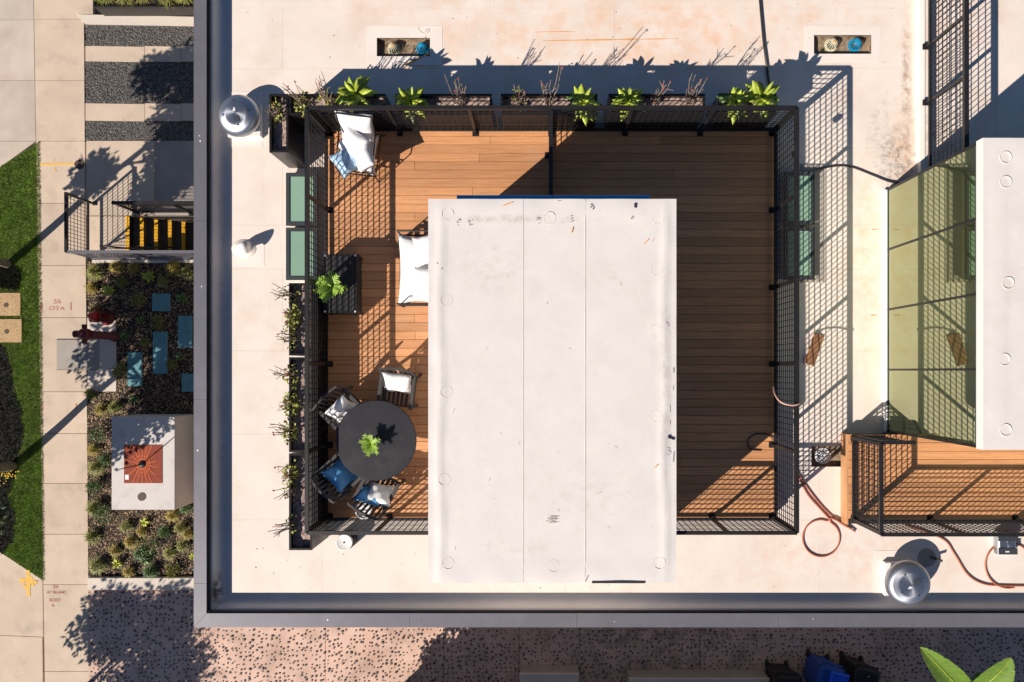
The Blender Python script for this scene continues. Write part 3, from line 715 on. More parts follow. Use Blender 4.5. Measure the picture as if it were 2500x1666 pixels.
P_N = [planter(l, a, 230, c, y_in=4.315) for l, a, c in (
    ('planter box with tangled stems and the largest agave, top left', 706, 941),
    ('second planter in the row, agave at its left end and one dry stem plant', 965, 1200),
    ('middle planter with two stem plants and an agave at its right end', 1223, 1458),
    ('planter right of the dividing railing, agave at its left end', 1486, 1721),
    ('last planter in the row holding two agaves side by side', 1754, 1895))]
P_W = [planter(l, 706, a, 0, c, wx=-3.852) for l, a, c in (
    ('planter box just below the left skylights, full of stems', 692, 868),
    ('middle planter of the left side, beside the round table', 873, 1104),
    ('lowest planter of the left side, ending past the deck corner', 1108, 1343))]
def leaf_mb(L, w, up=.35, droop=.35, nseg=6):
    """succulent leaf pointing along +x: pointed, channelled, with thickness"""
    b = MB(); top = []; 
    for k in range(nseg+1):
        t = k/nseg; wd_ = w*(.30+.9*math.sin(math.pi*min(1,t*.80+.10))**1.1)*(1-t**5)*.5
        x = L*t*(1-.1*t); z = up*L*t-droop*L*t*t
        top.append((x, wd_, z))
    for x, wd_, z in top:
        b.v += [(x,-wd_,z+wd_*.22),(x,0,z-wd_*.05),(x,wd_,z+wd_*.22),(x,0,z-wd_*.25-.008)]
    for k in range(nseg):
        o = 4*k
        for i in range(4): j = (i+1) % 4; b.f.append((o+i,o+4+i,o+4+j,o+j))
    return b
LEAF = {k: [to_mesh('leaf', leaf_mb(1, .34, u, d), (0,0,0), True) for u, d in ((.15,.35),(.75,.35),(1.6,.5))] for k in ('agave','agave_dark','agave_lime')}
for k in LEAF:
    for me in LEAF[k]: me.materials.append(MT[k])
def rosette(label, loc, L, m='agave', n=22, group=None, cat='agave', name='agave_plant', tilt=(0,0), seed=0, stemh=.12):
    r = random.Random(seed); t = thing(name, label, cat, loc, group)
    part('stem', MB().tube([(0,0,-.06),(0,0,stemh)], [.03,.04], 7), 'stem', t, local=True)
    for i in range(n):
        ring = 0 if i < n*.45 else 1 if i < n*.8 else 2
        a = i*2.399+r.uniform(-.2,.2); s = L*(1.0,.88,.55)[ring]*r.uniform(.72,1.14)
        o = link('leaf', LEAF['agave_dark' if (m == 'agave' and ring == 0 and r.random() < .3) else m][ring], None, t, (0,0,stemh-.02+.02*ring)); o.rotation_euler = (r.uniform(-.15,.15)+tilt[0], r.uniform(-.15,.15)+tilt[1], a); o.scale = (s,s*r.uniform(.8,1.15),s*r.uniform(.6,1.25))
    return t
AG = 'agaves in the planters'
for i,(x,y,s,l) in enumerate(((868,228,.40,'big bright green agave in the first planter, its leaves tallest of all'),
    (1003,248,.36,'green agave at the left end of the second planter'),
    (1424,252,.35,'green agave at the right end of the middle planter'),
    (1534,246,.36,'green agave just right of the dividing railing'),
    (1797,250,.34,'agave with an orange tinted leaf, left of the pair in the last planter'),
    (1862,238,.37,'agave at the far right end of the planter row, near the railing corner'))):
    c = W(x,y,1.0); rosette(l, (c.x,c.y,.80), s, 'agave', 26, AG, seed=i, tilt=(-.12,0), stemh=.16)
def stems(label, loc, hs, lean, n, group='leafless stem plants in the planters', leafy=0, seed=0, flowers=True, cat='succulent'):
    r = random.Random(seed); t = thing('stem_plant', label, cat, loc, group)
    for k in range(n):
        a = r.uniform(0,6.28); h_ = hs*r.uniform(.55,1.1); dx_ = Vector((math.cos(a)*.25+lean[0]*r.uniform(.4,1.2), math.sin(a)*.25+lean[1]*r.uniform(.4,1.2), 1)).normalized()
        p = Vector((r.uniform(-.05,.05), r.uniform(-.05,.05), -.03)); ps = [p]
        for s in range(4):
            p = p+dx_*h_/4+Vector((r.uniform(-.03,.03),r.uniform(-.03,.03),0)); ps.append(p); dx_ = (dx_+Vector((lean[0]*.2,lean[1]*.2,r.uniform(-.05,.2)))).normalized()
        b = MB().tube(ps, [.008,.0075,.007,.006,.005], 5)
        for s in (2,3):
            if r.random() < .7:
                q = ps[s]+Vector((r.uniform(-.1,.1),r.uniform(-.1,.1),.08)); b.tube([ps[s],q], [.006,.004], 5)
        part('stalk', b, 'stem', t, local=True)
        if flowers and r.random() < .28:
            e = ps[-1]; b = MB()
            for j in range(4): b.lathe([(.001,0),(.012,.006),(.001,.014)],5,(e.x+r.uniform(-.015,.015),e.y+r.uniform(-.015,.015),e.z+r.uniform(-.01,.012)))
            part('flower', b, 'flower', t, local=True)
    if leafy:
        part('foliage', cloud(int(leafy*1.35), (lean[0]*.12,lean[1]*.12,.09), (.13,.22,.11), .05, seed=seed), 'planter_leaf', t, local=True, kind='stuff')
    return t
SG = 'leafless stem plants in the planters'
SP = [(680,282,.45,(-.1,.1),7,60,'stem plant with yellowish leaves in the lone corner planter'),
 (745,262,.6,(-.15,.3),8,90,'low tangled stem plant at the left end of the first planter'),
 (800,255,.62,(-.1,.4),9,70,'stem plant with red tips, squeezed beside the biggest agave'),
 (1130,258,.62,(.0,.4),10,0,'dry grey stem plant at the right end of the second planter'),
 (1268,255,.45,(0,.2),8,50,'short stem plant at the left end of the middle planter'),
 (1337,255,.75,(.05,.4),8,0,'tallest stem plant with red tips in the middle planter'),
 (1600,256,.55,(.05,.3),8,0,'stem plant in the centre of the planter right of the divider'),
 (1682,256,.70,(.0,.35),9,0,'stem plant at the right end of the planter right of the divider'),
 (724,722,.6,(-.6,.1),7,25,'stem plant leaning outward at the top of the upper left side planter'),
 (724,775,.35,(-.3,0),6,190,'leafy yellow green plant in the middle of the upper left side planter'),
 (724,820,.5,(-.6,-.1),6,60,'stem plant leaning outward at the foot of the upper left side planter'),
 (726,920,.5,(-.5,.1),6,60,'stem plant at the top of the middle left side planter'),
 (722,985,.4,(-.4,0),6,170,'leafy plant in the middle of the middle left side planter'),
 (722,1050,.55,(-.6,0),7,110,'stem plant at the foot of the middle left side planter'),
 (722,1155,.4,(-.45,.1),6,90,'small leafy plant at the top of the lowest left side planter'),
 (722,1190,.5,(-.6,-.3),6,20,'stem plant hanging out of the middle of the lowest left side planter'),
 (724,1282,.5,(-.6,0),8,20,'stem plant with red tips near the end of the lowest left side planter')]
for i,(x,y,h_,ln,n,lf,l) in enumerate(SP):
    c = W(x,y,.8); stems(l, (c.x,c.y,.80), h_, ln, n, SG, lf, seed=50+i)

# ------------------------------------------------------------------ skylights
def skylight(label, px0, py0, px1, py1):
    z = .17; x0,y0,x1,y1 = rect_px(px0,py0,px1,py1,z)
    t = thing('skylight', label, 'skylight', ((x0+x1)/2,(y0+y1)/2,0), 'green glass skylights beside the deck'); w = .065
    part('curb', MB().box(x0+.02,y0+.02,.0045,x1-.02,y1-.02,z-.04), 'grey_concrete', t)
    part('frame', MB().box(x0,y0,z-.04,x1,y0+w,z).box(x0,y1-w,z-.04,x1,y1,z).box(x0,y0+w,z-.04,x0+w,y1-w,z).box(x1-w,y0+w,z-.04,x1,y1-w,z), 'frame_dark', t)
    part('glass_pane', MB().box(x0+w+.002,y0+w+.002,z-.038,x1-w-.002,y1-w-.002,z-.016), 'skylight_glass', t)
skylight('green skylight left of the deck, the upper of the two', 698, 422, 775, 551)
skylight('green skylight left of the deck, just above the stem planters', 698, 556, 775, 684)
skylight('green skylight right of the deck with a black cable at its corner', 1916, 420, 1989, 549)
skylight('green skylight right of the deck, the lower of the two', 1916, 555, 1989, 683)
xq = W(2010,0,0).x
part('equipment_curb', MB().bbox(W(1955,0,0).x, W(0,690,0).y, .0045, xq, W(0,402,0).y, .03), 'grey_concrete', bld)

# ------------------------------------------------------------------ roof equipment
def fan(label, px, py, rad, rot):
    c = W(px,py,.40); x,y = c.x,c.y
    t = thing('exhaust_fan', label, 'exhaust fan', (x,y,0), 'silver exhaust fans on the roof')
    part('curb', MB().bbox(-.30,-.30,.004,.30,.30,.10), 'white_paint', t, local=True)
    part('housing', MB().lathe([(.25,.10),(.25,.24),(.33,.27),(.33,.28)], 40), 'aluminium', t, True, local=True)
    part('hood', MB().lathe([(rad-.012,.275),(rad,.28),(rad,.30),(rad-.012,.34),(rad-.04,.385),(rad-.09,.42),(rad-.15,.435),(rad-.165,.445),(rad-.20,.449),(.1,.457),(.03,.459)], 64), 'aluminium', t, True, local=True)
    for k in range(4):
        a = rot+k*math.pi/2; part('bolt', MB().disc((math.cos(a)*.22,math.sin(a)*.22,.447),.012,.012,8), 'drain_black', t, local=True)
    M = Matrix.Rotation(rot,4,'Z')
    part('label_plate', MB().box(-.16,-.05,.4615,-.06,.05,.4635).xf(M), 'sticker_dark', t, local=True)
    part('label_plate', MB().box(.03,-.01,.4625,.065,.035,.4645).box(.07,-.01,.4625,.09,.02,.4645).xf(M), 'sticker_white', t, local=True, label='white label plate')
fan('silver mushroom exhaust fan by the left parapet and corner planter', 578, 278, .375, R(100))
fan('silver mushroom exhaust fan by the lower parapet near the coiled hose', 2223, 1427, .40, R(215))
# small pipe flashings and vents
c = W(590,605,.10); t = thing('vent_flashing', 'white cone flashing of a bent pipe by the left parapet', 'roof vent', (c.x,c.y,0))
part('base', MB().lathe([(.17,.004),(.16,.012),(.10,.03),(.085,.10)], 24).xf(Matrix.Scale(1.35,4,(1,0,0))), 'membrane_clean', t, True, local=True)
part('pipe', MB().tube([(.0,0,.04),(.03,.0,.17),(.11,-.01,.25),(.17,-.02,.26)], [.085,.085,.09,.11], 14), 'white_paint', t, True, local=True)
c = W(840,1325,.30); t = thing('round_vent', 'white round capped vent below the deck railing corner', 'roof vent', (c.x,c.y,0))
part('pipe', MB().lathe([(.16,.004),(.155,.24)], 28), 'drain_black', t, True, local=True)
part('cap', MB().lathe([(.145,.24),(.15,.30),(.142,.312),(.13,.305),(.02,.302)], 28), 'white_paint', t, True, local=True)
part('bolt', MB().disc((0,0,.302),.014,.012,8), 'drain_black', t, local=True)
c = W(2300,1370,.15); t = thing('pipe_vent', 'short grey pipe in a round flashing in the lower fan\'s shadow', 'roof vent', (c.x,c.y,0))
a0 = W(2262,1362,0)
part('flashing', MB().lathe([(.17,.004),(.16,.012),(.09,.02)], 24, (a0.x-c.x, a0.y-c.y, 0)), 'grey_concrete', t, local=True)
part('pipe', MB().tube([(a0.x-c.x+.06,a0.y-c.y+.02,.02),(0,0,.16)], .024, 10), 'dark_steel', t, local=True)
def strainer(label, px, py, m, flat=False, r=.105):
    z = -.108; c = W(px,py,-.02)
    t = thing('drain_strainer', label, 'roof drain', (c.x,c.y,z), 'domed drain strainers in the roof sumps')
    part('base_ring', MB().ring((0,0,.0),r*.72,r*1.15,.012,24), m, t, local=True)
    part('black_core', MB().lathe([(r*.74,-.001),(r*.72,.003 if flat else .05),(r*.5,.006 if flat else .10)],20), 'drain_black', t, local=True)  # black core makes the inside of the open cage dark
    b = MB(); H_ = .03 if flat else .16
    for k in range(14):
        a = 6.283*k/14; pts_ = [(math.cos(a)*q*r, math.sin(a)*q*r, z_*H_) for q,z_ in ((1,.05),(.93,.45),(.72,.8),(.4,.96),(.18,1))]; b.tube(pts_, .0075, 4)
    part('cage', b, m, t, local=True); part('cap', MB().disc((0,0,H_-.006),r*.26,.012,14), 'rust_stain' if m == 'strainer_cream' else m, t, local=True)
strainer('cream dome strainer in the upper left sump', 960, 116, 'strainer_cream'); strainer('blue dome strainer in the upper left sump', 1031, 115, 'strainer_blue')
strainer('cream dome strainer with orange centre in the upper right sump', 2033, 106, 'strainer_cream'); strainer('blue dome strainer in the upper right sump', 2091, 106, 'strainer_blue')
strainer('flat round strainer in the dark sump beside the small deck', 2013, 1115, 'sticker_white', True, .13)
c = W(1865,108,.02); solo('conduit_pipe', MB().tube([W(1850,-60,.03),W(1864,100,.03),W(1879,214,.03)], .022, 8), 'dark_steel', 'dark conduit pipe lying on the roof behind the last planter', 'pipe', (c.x,c.y,0), smooth=True)
def smooth_path(pts, n=6):
    P = [Vector(p) for p in pts]; out = []
    for i in range(len(P)-1):
        p0,p1,p2,p3 = P[max(i-1,0)],P[i],P[i+1],P[min(i+2,len(P)-1)]
        for k in range(n):
            t = k/n; out.append(.5*((2*p1)+(-p0+p2)*t+(2*p0-5*p1+4*p2-p3)*t*t+(-p0+3*p1-3*p2+p3)*t**3))
    return out+[P[-1]]
def hose(label, pxs, m, r=.016, z=.02, cat='hose', name='garden_hose', wob=.0):
    pts = smooth_path([W(p[0],p[1],(p[2] if len(p) > 2 else z)) for p in pxs], 7)
    c = pts[len(pts)//2]; return solo(name, MB().tube(pts, r, 7), m, label, cat, (c.x,c.y,0), smooth=True)
circ = lambda cx_,cy_,r_,a0,a1,n,z=.02: [(cx_+r_*math.cos(R(a0+(a1-a0)*k/n)), cy_+r_*math.sin(R(a0+(a1-a0)*k/n)), z) for k in range(n+1)]
hose('thin rust coloured hose in a single loop below the deck corner', [(1945,1155),(1970,1205),(2000,1240),(2025,1268)]+circ(2005,1314,45,-60,290,16,.02)+[(2032,1266,.05),(2062,1282,.05),(2088,1298,.03)], 'hose', .015)
hose('straight dark red hose running beside the small deck to its lower corner', [(1940,1140),(1972,1192),(2010,1240),(2050,1276),(2078,1292)], 'hose', .014)
hose('long rust coloured hose from under the small deck to the loop at the right edge', [(2210,1282),(2300,1315),(2330,1352),(2362,1402),(2400,1425),(2450,1430),(2540,1431)], 'hose', .016)
hose('rust coloured hose loop at the right edge by the steel junction box', circ(2462,1380,56,75,330,14)+[(2516,1385)], 'hose', .015)
hose('pinkish hose hanging over the railing right of the deck', [(1888,945,1.1),(1893,965,1.3),(1908,983,1.44),(1935,990,1.45),(1952,985,1.42),(1957,975,1.25)], 'hose_pale', .014)
hose('thin dark hose curled on the shaded deck boards', [(1892,1080,.36),(1875,1062,.34),(1845,1060,.335),(1826,1075,.335),(1832,1096,.335),(1858,1100,.335)], 'hose_dark', .011, .335)
hose('black cable arching from the skylight corner to the glass tower', [(1975,421,.1),(2005,412,.05),(2045,405,.02),(2080,408,.02),(2130,427,.02),(2170,443,.03),(2198,447,.05)], 'hose_dark', .017, cat='cable', name='power_cable')
c = W(1988,853,.05); t = thing('wood_board', 'tilted brown board lying on the roof by the deck railing', 'board', (c.x,c.y,0))
M = Matrix.Rotation(R(-19),4,'Z') @ Matrix.Rotation(R(14),4,'Y')
for k in range(2): part('plank', MB().bbox(-.10+k*.102,-.29,.02,-.002+k*.102,.29,.045,.004).xf(M), 'weathered_wood', t, local=True)
part('batten', MB().box(-.09,-.2,-.015,.09,-.16,.019).box(-.09,.16,-.015,.09,.2,.019).xf(M), 'weathered_wood', t, local=True)
c = W(2460,1328,.15); t = thing('junction_box', 'blue grey steel junction box behind the small deck railing', 'box', (c.x,c.y,0))
part('body', MB().bbox(-.16,-.20,.01,.16,.20,.15,.02), 'aluminium', t, local=True); part('lid', MB().box(-.17,-.19,.151,.17,-.08,.165).box(-.17,.05,.151,.17,.19,.163), 'frame_dark', t, local=True); part('label_plate', MB().box(-.05,-.15,.1655,.02,-.13,.167), 'sticker_white', t, local=True)
c = W(1955,372,1.2); solo('railing_lamp', MB().lathe([(.0,1.05),(.05,1.07),(.055,1.14),(.03,1.17)],14), 'drain_black', 'small black lamp head fixed outside the right deck railing', 'lamp', (0,0,0)).location = (RXE+.08,c.y,0)
c = W(560,0,0)
b = MB()
for k in range(46):
    x = random.uniform(570,2200); y = random.uniform(15,160) if k % 2 else random.uniform(1320,1440)
    p = W(x,y,.004); a = random.uniform(0,3.1); s = random.uniform(.008,.03); b.bar(p, p+Vector((math.cos(a)*s,math.sin(a)*s,.002)), .007, .006)
b.tube(smooth_path([W(1022,66,.006),(W(1024,74,.006)),W(1036,82,.006),W(1046,78,.02),W(1044,71,.02),W(1038,78,.006)],5), .003, 4)
tag(solo('roof_debris', b, 'soil', 'tiny twigs and wire scraps scattered on the cream roof', 'debris', (0,0,0)), kind='stuff')

# ------------------------------------------------------------------ deck furniture
def cushion_mb(w, d, h, n=12, puff=1.0, wr=.012, seed=0, pinch=.12):
    r = random.Random(seed); ph_ = [r.uniform(0,6) for _ in range(6)]; b = MB(); ids = {}
    for side in (1,-1):
        for i in range(n+1):
            for j in range(n+1):
                u, v = 2*i/n-1, 2*j/n-1
                if side == -1 and (i in (0,n) or j in (0,n)): ids[side,i,j] = ids[1,i,j]; continue
                px_ = u*w/2*(1-pinch*(1-v*v)*0+pinch*abs(u)*v*v*0.6-pinch*(1-v*v)*.5); py_ = v*d/2*(1-pinch*(1-u*u)*.5+pinch*abs(v)*u*u*.6)
                e = ((1-u**4)*(1-v**4))**.55
                z = side*h/2*e*puff+wr*e*(math.sin(u*5+v*3+ph_[0])+math.sin(v*7-u*4+ph_[1])*.7)+.006*math.sin(11*u+ph_[2])*math.sin(9*v+ph_[3])
                ids[side,i,j] = len(b.v); b.v.append((px_,py_,z))
        for i in range(n):
            for j in range(n):
                q = (ids[side,i,j],ids[side,i+1,j],ids[side,i+1,j+1],ids[side,i,j+1]); b.f.append(q if side == 1 else q[::-1])
    return b
def pillow(label, loc, size, tilt, rz, m='white_cloth', group='loose pillows on the deck seats', seed=0, name='pillow', th=.17):
    M = Matrix.Rotation(rz,4,'Z') @ Matrix.Rotation(tilt,4,'X'); b = cushion_mb(size,size*.92,th,seed=seed).xf(M)
    p = tuple(loc); b.v = [(v[0]+p[0],v[1]+p[1],v[2]+p[2]) for v in b.v]
    return solo(name, b, m, label, 'pillow', p, group, True)
# dining table
tc = W(918,1076,1.06); tz = .74
t = thing('round_table', 'large round black dining table on the deck', 'table', (tc.x,tc.y,ZD))
part('table_top', MB().lathe([(.02,tz-.04),(.64,tz-.04),(.665,tz-.03),(.67,tz-.008),(.66,tz)],72), 'table_top', t, local=True)
part('table_edge', MB().ring((0,0,tz-.045),.655,.668,.012,72), 'chair_wood', t, local=True)
part('pedestal', MB().lathe([(.30,.001),(.28,.03),(.07,.07),(.06,.5),(.16,tz-.042)],24), 'chair_wood', t, True, local=True)
def fernplant(label, loc, r_, n, seed, potm='drain_black', poth=.14, potr=.07):
    t = thing('potted_fern', label, 'potted plant', loc, 'potted ferns on the deck'); q = random.Random(seed)
    part('pot', MB().lathe([(potr*.75,.0),(potr,poth),(potr*.9,poth),(potr*.85,poth-.02)],16), potm, t, True, local=True)
    for k in range(n):
        a = q.uniform(0,6.28); L_ = r_*q.uniform(.45,1.1); el = q.uniform(.25,1.2); b = MB(); prev = Vector((0,0,poth-.02)); 
        for s in range(7):
            tt = (s+1)/7; p = Vector((math.cos(a)*L_*tt*math.cos(el*(1-tt*.4)), math.sin(a)*L_*tt*math.cos(el*(1-tt*.4)), poth+L_*tt*math.sin(el)*(1-.35*tt)))
            d_ = (p-prev); sd = Vector((-math.sin(a),math.cos(a),0))
            for sg in (1,-1):
                w_ = (.055*(1-.6*tt)+.012)*r_/.2; e = p+sd*sg*w_+d_*.5+Vector((0,0,q.uniform(-.012,.012)))
                b.add([prev, (prev+p)/2+sd*sg*w_*.5-d_*.1, e, p], [(0,1,2,3)])
            prev = p
        part('frond', b, 'fern', t, local=True)
c = W(905,1085,1.2); fernplant('small bright fern standing on the round dining table', (c.x,c.y,ZD+tz+.001), .20, 26, 3, poth=.12)
# dining chairs
def chair(label, loc, rz):
    t = thing('dining_chair', label, 'chair', loc, 'dark slatted armchairs around the round table', rz); m = 'chair_wood'
    for k in range(7): x = -.225+k*.075; part('slat', MB().bbox(x-.026,-.25,.40,x+.026,.22,.42,.004), m, t, local=True)
    part('seat_frame', MB().box(-.28,-.27,.36,.28,-.245,.425).box(-.28,.215,.36,.28,.245,.415).box(-.28,-.244,.36,-.258,.214,.41).box(.258,-.244,.36,.28,.214,.41), m, t, local=True)
    def legm(x,y,h_,lean): return MB().bar((x,y-lean,0),(x,y,h_),.04,.045)
    for x in (-.275,.275):
        part('leg', legm(x,-.25,.60,.0), m, t, local=True); part('leg', MB().bar((x,.30,0),(x,.235,.42),.04,.045).bar((x,.235,.42),(x,.33,.82),.04,.035), m, t, local=True)
        part('armrest', MB().bbox(x-.032,-.29,.602,x+.032,.275,.627,.006), m, t, local=True)
    pts_ = [(-.285+.57*k/8, .33+.035*math.sin(math.pi*k/8), .83) for k in range(9)]
    b = MB()
    for p,q in zip(pts_,pts_[1:]): b.bar(p,q,.035,.07)
    part('back_rail', b, m, t, local=True)
    for k in range(6):
        x = -.2+k*.08; part('back_slat', MB().bar((x,.245,.43),(x,.345+.02*math.cos(x*4),.81),.04,.014), m, t, local=True)
CH = [('dark slatted armchair on the upper side of the round table, white pillow on it', (-2.43,-.33), R(-7)),
      ('dark slatted armchair on the upper left side of the table, turned diagonally', (-3.33,-.69), R(45)),
      ('dark slatted armchair on the lower left side of the table with a white pillow tinted blue for shade', (-3.37,-1.74), R(133)),
      ('dark slatted armchair on the lower side of the table near the white pot', (-2.77,-2.03), R(152))]
for l,(x,y),rz in CH: chair(l, (x,y,ZD), rz)
def on_chair(i, lx, ly, z):
    l,(x,y),rz = CH[i]; v = Matrix.Rotation(rz,4,'Z') @ Vector((lx,ly,0)); return (x+v.x, y+v.y, ZD+z)
pillow('square white pillow on the chair above the round table', on_chair(0,0,.13,.58), .47, R(48), CH[0][2], seed=1)
pillow('white pillow on the diagonal chair at the upper left of the table', on_chair(1,.0,.06,.56), .42, R(50), CH[1][2], seed=2)
pillow('white pillow tinted blue for shade on the lower left chair of the table', on_chair(2,.0,.03,.55), .45, R(35), CH[2][2], 'shade_blue_cloth', seed=3)
pillow('white pillow leaning on the chair nearest the white pot', on_chair(3,-.07,.02,.57), .42, R(40), CH[3][2]+.3, seed=4)
pillow('second white pillow, tinted blue for shade, tucked behind the first on the chair nearest the white pot', on_chair(3,.06,.12,.55), .40, R(62), CH[3][2]+.2, 'shade_blue_cloth', seed=9)
c = W(890,1246,.45); t = thing('round_pot', 'white round pot on the deck behind the lowest chair', 'pot', (c.x,c.y,ZD))
part('pot', MB().lathe([(.11,.0),(.145,.20),(.13,.20),(.12,.16)],24), 'white_paint', t, True, local=True); part('lid', MB().lathe([(.118,.165),(.118,.175)],24), 'white_paint', t, local=True)
# low dark table with fern
z_ = ZD+.41; x0,y0,x1,y1 = -3.72, W(0,764,z_).y, W(870,0,z_).x, W(0,621,z_).y
t = thing('low_table', 'low dark fabric topped table with pale corner caps by the railing', 'table', ((x0+x1)/2,(y0+y1)/2,ZD)); hx,hy = (x1-x0)/2,(y1-y0)/2
for k in range(9):
    xa = -hx+.03+(2*hx-.06)*k/9; part('slat', MB().bbox(xa+.002,-hy+.03,.385,xa+(2*hx-.06)/9-.002,hy-.03,.402,.003), 'dark_mesh_cloth', t, local=True)
part('frame', MB().box(-hx,-hy,.36,hx,-hy+.029,.405).box(-hx,hy-.029,.36,hx,hy,.405).box(-hx,-hy+.029,.36,-hx+.029,hy-.029,.404).box(hx-.029,-hy+.029,.36,hx,hy-.029,.404), 'black_metal', t, local=True)
part('skirt', MB().box(-hx+.01,-hy+.01,.02,hx-.01,hy-.01,.359), 'dark_mesh_cloth', t, local=True)
for sx in (-1,1):
    for sy in (-1,1):
        part('leg', MB().bar((sx*(hx-.02),sy*(hy-.02),0),(sx*(hx-.02),sy*(hy-.02),.36),.05,.05), 'black_metal', t, local=True)
        part('corner_cap', MB().lathe([(.018,.405),(.018,.412),(.008,.418)],10,(sx*(hx-.022),sy*(hy-.022),0)), 'sticker_white', t, local=True)
c = W(803,702,1.1); fernplant('bushy bright green fern on the low dark table', (max(c.x,-3.55),c.y,z_+.001), .27, 44, 8, poth=.30, potr=.14)
# sofa against the stair house
x0,x1,y0,y1 = -2.45,-1.60,1.12,2.38; t = thing('outdoor_sofa', 'white cushioned outdoor sofa pushed against the stair house wall', 'sofa', ((x0+x1)/2,(y0+y1)/2,ZD))
hx,hy = .42,.62
part('base_frame', MB().box(-hx,-hy,.20,hx,-hy+.03,.26).box(-hx,hy-.03,.20,hx,hy,.26).box(-hx,-hy+.03,.20,-hx+.03,hy-.03,.26).box(hx-.03,-hy+.03,.20,hx,hy-.03,.26), 'black_metal', t, local=True)
for sy in (-1,1):
    part('arm_frame', MB().tube([(-hx+.02,sy*(hy-.005),0),(-hx+.02,sy*(hy-.005),.56),(hx-.05,sy*(hy-.005),.62),(hx-.05,sy*(hy-.005),0)], .014, 7), 'black_metal', t, local=True)
    part('leg', MB().bar((-hx+.03,sy*(hy-.03),0),(-hx+.03,sy*(hy-.03),.2),.03), 'black_metal', t, local=True)
part('seat_cushion', cushion_mb(.66,1.16,.17,14,wr=.004,seed=3).xf(Matrix.Translation((-.08,0,.345))), 'white_cloth', t, True, local=True)
part('back_cushion', cushion_mb(.50,1.14,.16,12,seed=5).xf(Matrix.Translation((.30,0,.60)) @ Matrix.Rotation(R(70),4,'Y')), 'white_cloth', t, True, local=True)
pillow('white pillow at the upper end of the sofa by the stair house', ((x0+x1)/2+.10,(y0+y1)/2+.30,ZD+.58), .50, R(20), R(-80), seed=11)
pillow('white pillow at the lower end of the sofa by the stair house', ((x0+x1)/2+.07,(y0+y1)/2-.26,ZD+.57), .50, R(28), R(-95), seed=12)
# lounge chair in the corner
c = W(872,362,.80); LC = (c.x, c.y-.02, ZD); rz = R(-7); t = thing('lounge_chair', 'wire framed lounge chair heaped with white cushions in the deck corner', 'chair', LC, rz=rz)
for sx in (-1,1):
    x = sx*.31
    part('side_frame', MB().tube([(x,-.40,0),(x,-.36,.52),(x,.26,.60),(x,.44,.0)], .012, 7).tube([(x,.26,.60),(x*.95,.42,.92)], .012, 7).tube([(x,-.37,.26),(x,.36,.26)],.01,6), 'black_metal', t, True, local=True)
part('cross_bar', MB().tube([(-.31,-.37,.26),(.31,-.37,.26)],.011,6).tube([(-.31,.34,.24),(.31,.34,.24)],.011,6).tube([(-.30,.42,.92),(.30,.42,.92)],.012,6).tube([(-.31,-.36,.40),(.31,-.36,.40)],.012,6), 'black_metal', t, local=True)
for k in range(5): part('rod', MB().tube([(-.24+.12*k,-.37,.262),(-.24+.12*k,.34,.245),(-.24+.12*k,.42,.91)],.006,5), 'black_metal', t, local=True)
part('seat_cushion', cushion_mb(.60,.66,.15,14,seed=21).xf(Matrix.Translation((0,-.03,.36)) @ Matrix.Rotation(R(5),4,'X')), 'white_cloth', t, True, local=True)
part('back_cushion', cushion_mb(.60,.58,.17,14,seed=22).xf(Matrix.Translation((0,.32,.66)) @ Matrix.Rotation(R(62),4,'X')), 'white_cloth', t, True, local=True)
pillow('plump white pillow in the middle of the lounge chair', (LC[0]-.02,LC[1]+.05,ZD+.62), .48, R(30), R(-35), seed=31, th=.22)
pillow('white pillow on the right side of the lounge chair seat', (LC[0]+.14,LC[1]-.16,ZD+.56), .40, R(35), R(-75), seed=32, th=.2)
pillow('white pillow, tinted pale blue for shade, hanging off the left front corner of the lounge chair', (LC[0]-.16,LC[1]-.20,ZD+.52), .44, R(18), R(35), 'shade_pale_cloth', seed=33)

# ------------------------------------------------------------------ street-side things
ZR = ZG+1.02
A = W(160,469,ZR); B_ = W(164,616,ZR)
fence('black mesh railing at the head of the basement stairs, on the sidewalk edge', (A.x,B_.y), (A.x,A.y), ZG, ZR, (1,0), [], 'railings around the basement stairs', hpitch=.09, vpitch=.11, rail=.07, lowgap=.2, wire=.010)
y_ = W(0,615,ZR).y; fence('black mesh railing between the basement stairs and the garden bed', (A.x,y_), (-7.3,y_), ZG, ZR, (0,1), [1.5,2.9], 'railings around the basement stairs', hpitch=.075, vpitch=.09, rail=.07, wire=.009, ends=(False,False), m='parapet_metal')  # lighter grey metal imitates the sunlit side of this black railing
y_ = W(0,495,ZR).y; fence('black mesh railing between the basement stairs and the shaded walkway', (W(272,0,ZR).x,y_), (-7.3,y_), ZG, ZR, (0,-1), [1.4,2.6], 'railings around the basement stairs', hpitch=.07, vpitch=.09, rail=.08, wire=.010)
c = W(260,608,ZG+.9); b = MB().tube([W(244,601,ZG+.86),W(262,602,ZG+.9),W(300,606,ZG+.8),W(350,606,ZG+.5),W(420,604,ZG+.1)],.022,8)
t = thing('handrail', 'black pipe handrail sloping down along the basement stairs', 'handrail', W(250,604,ZG)); part('rail', b, 'black_metal', t, True); part('post', MB().tube([W(250,604,ZG),W(246,602,ZG+.86)],.02,8), 'black_metal', t)
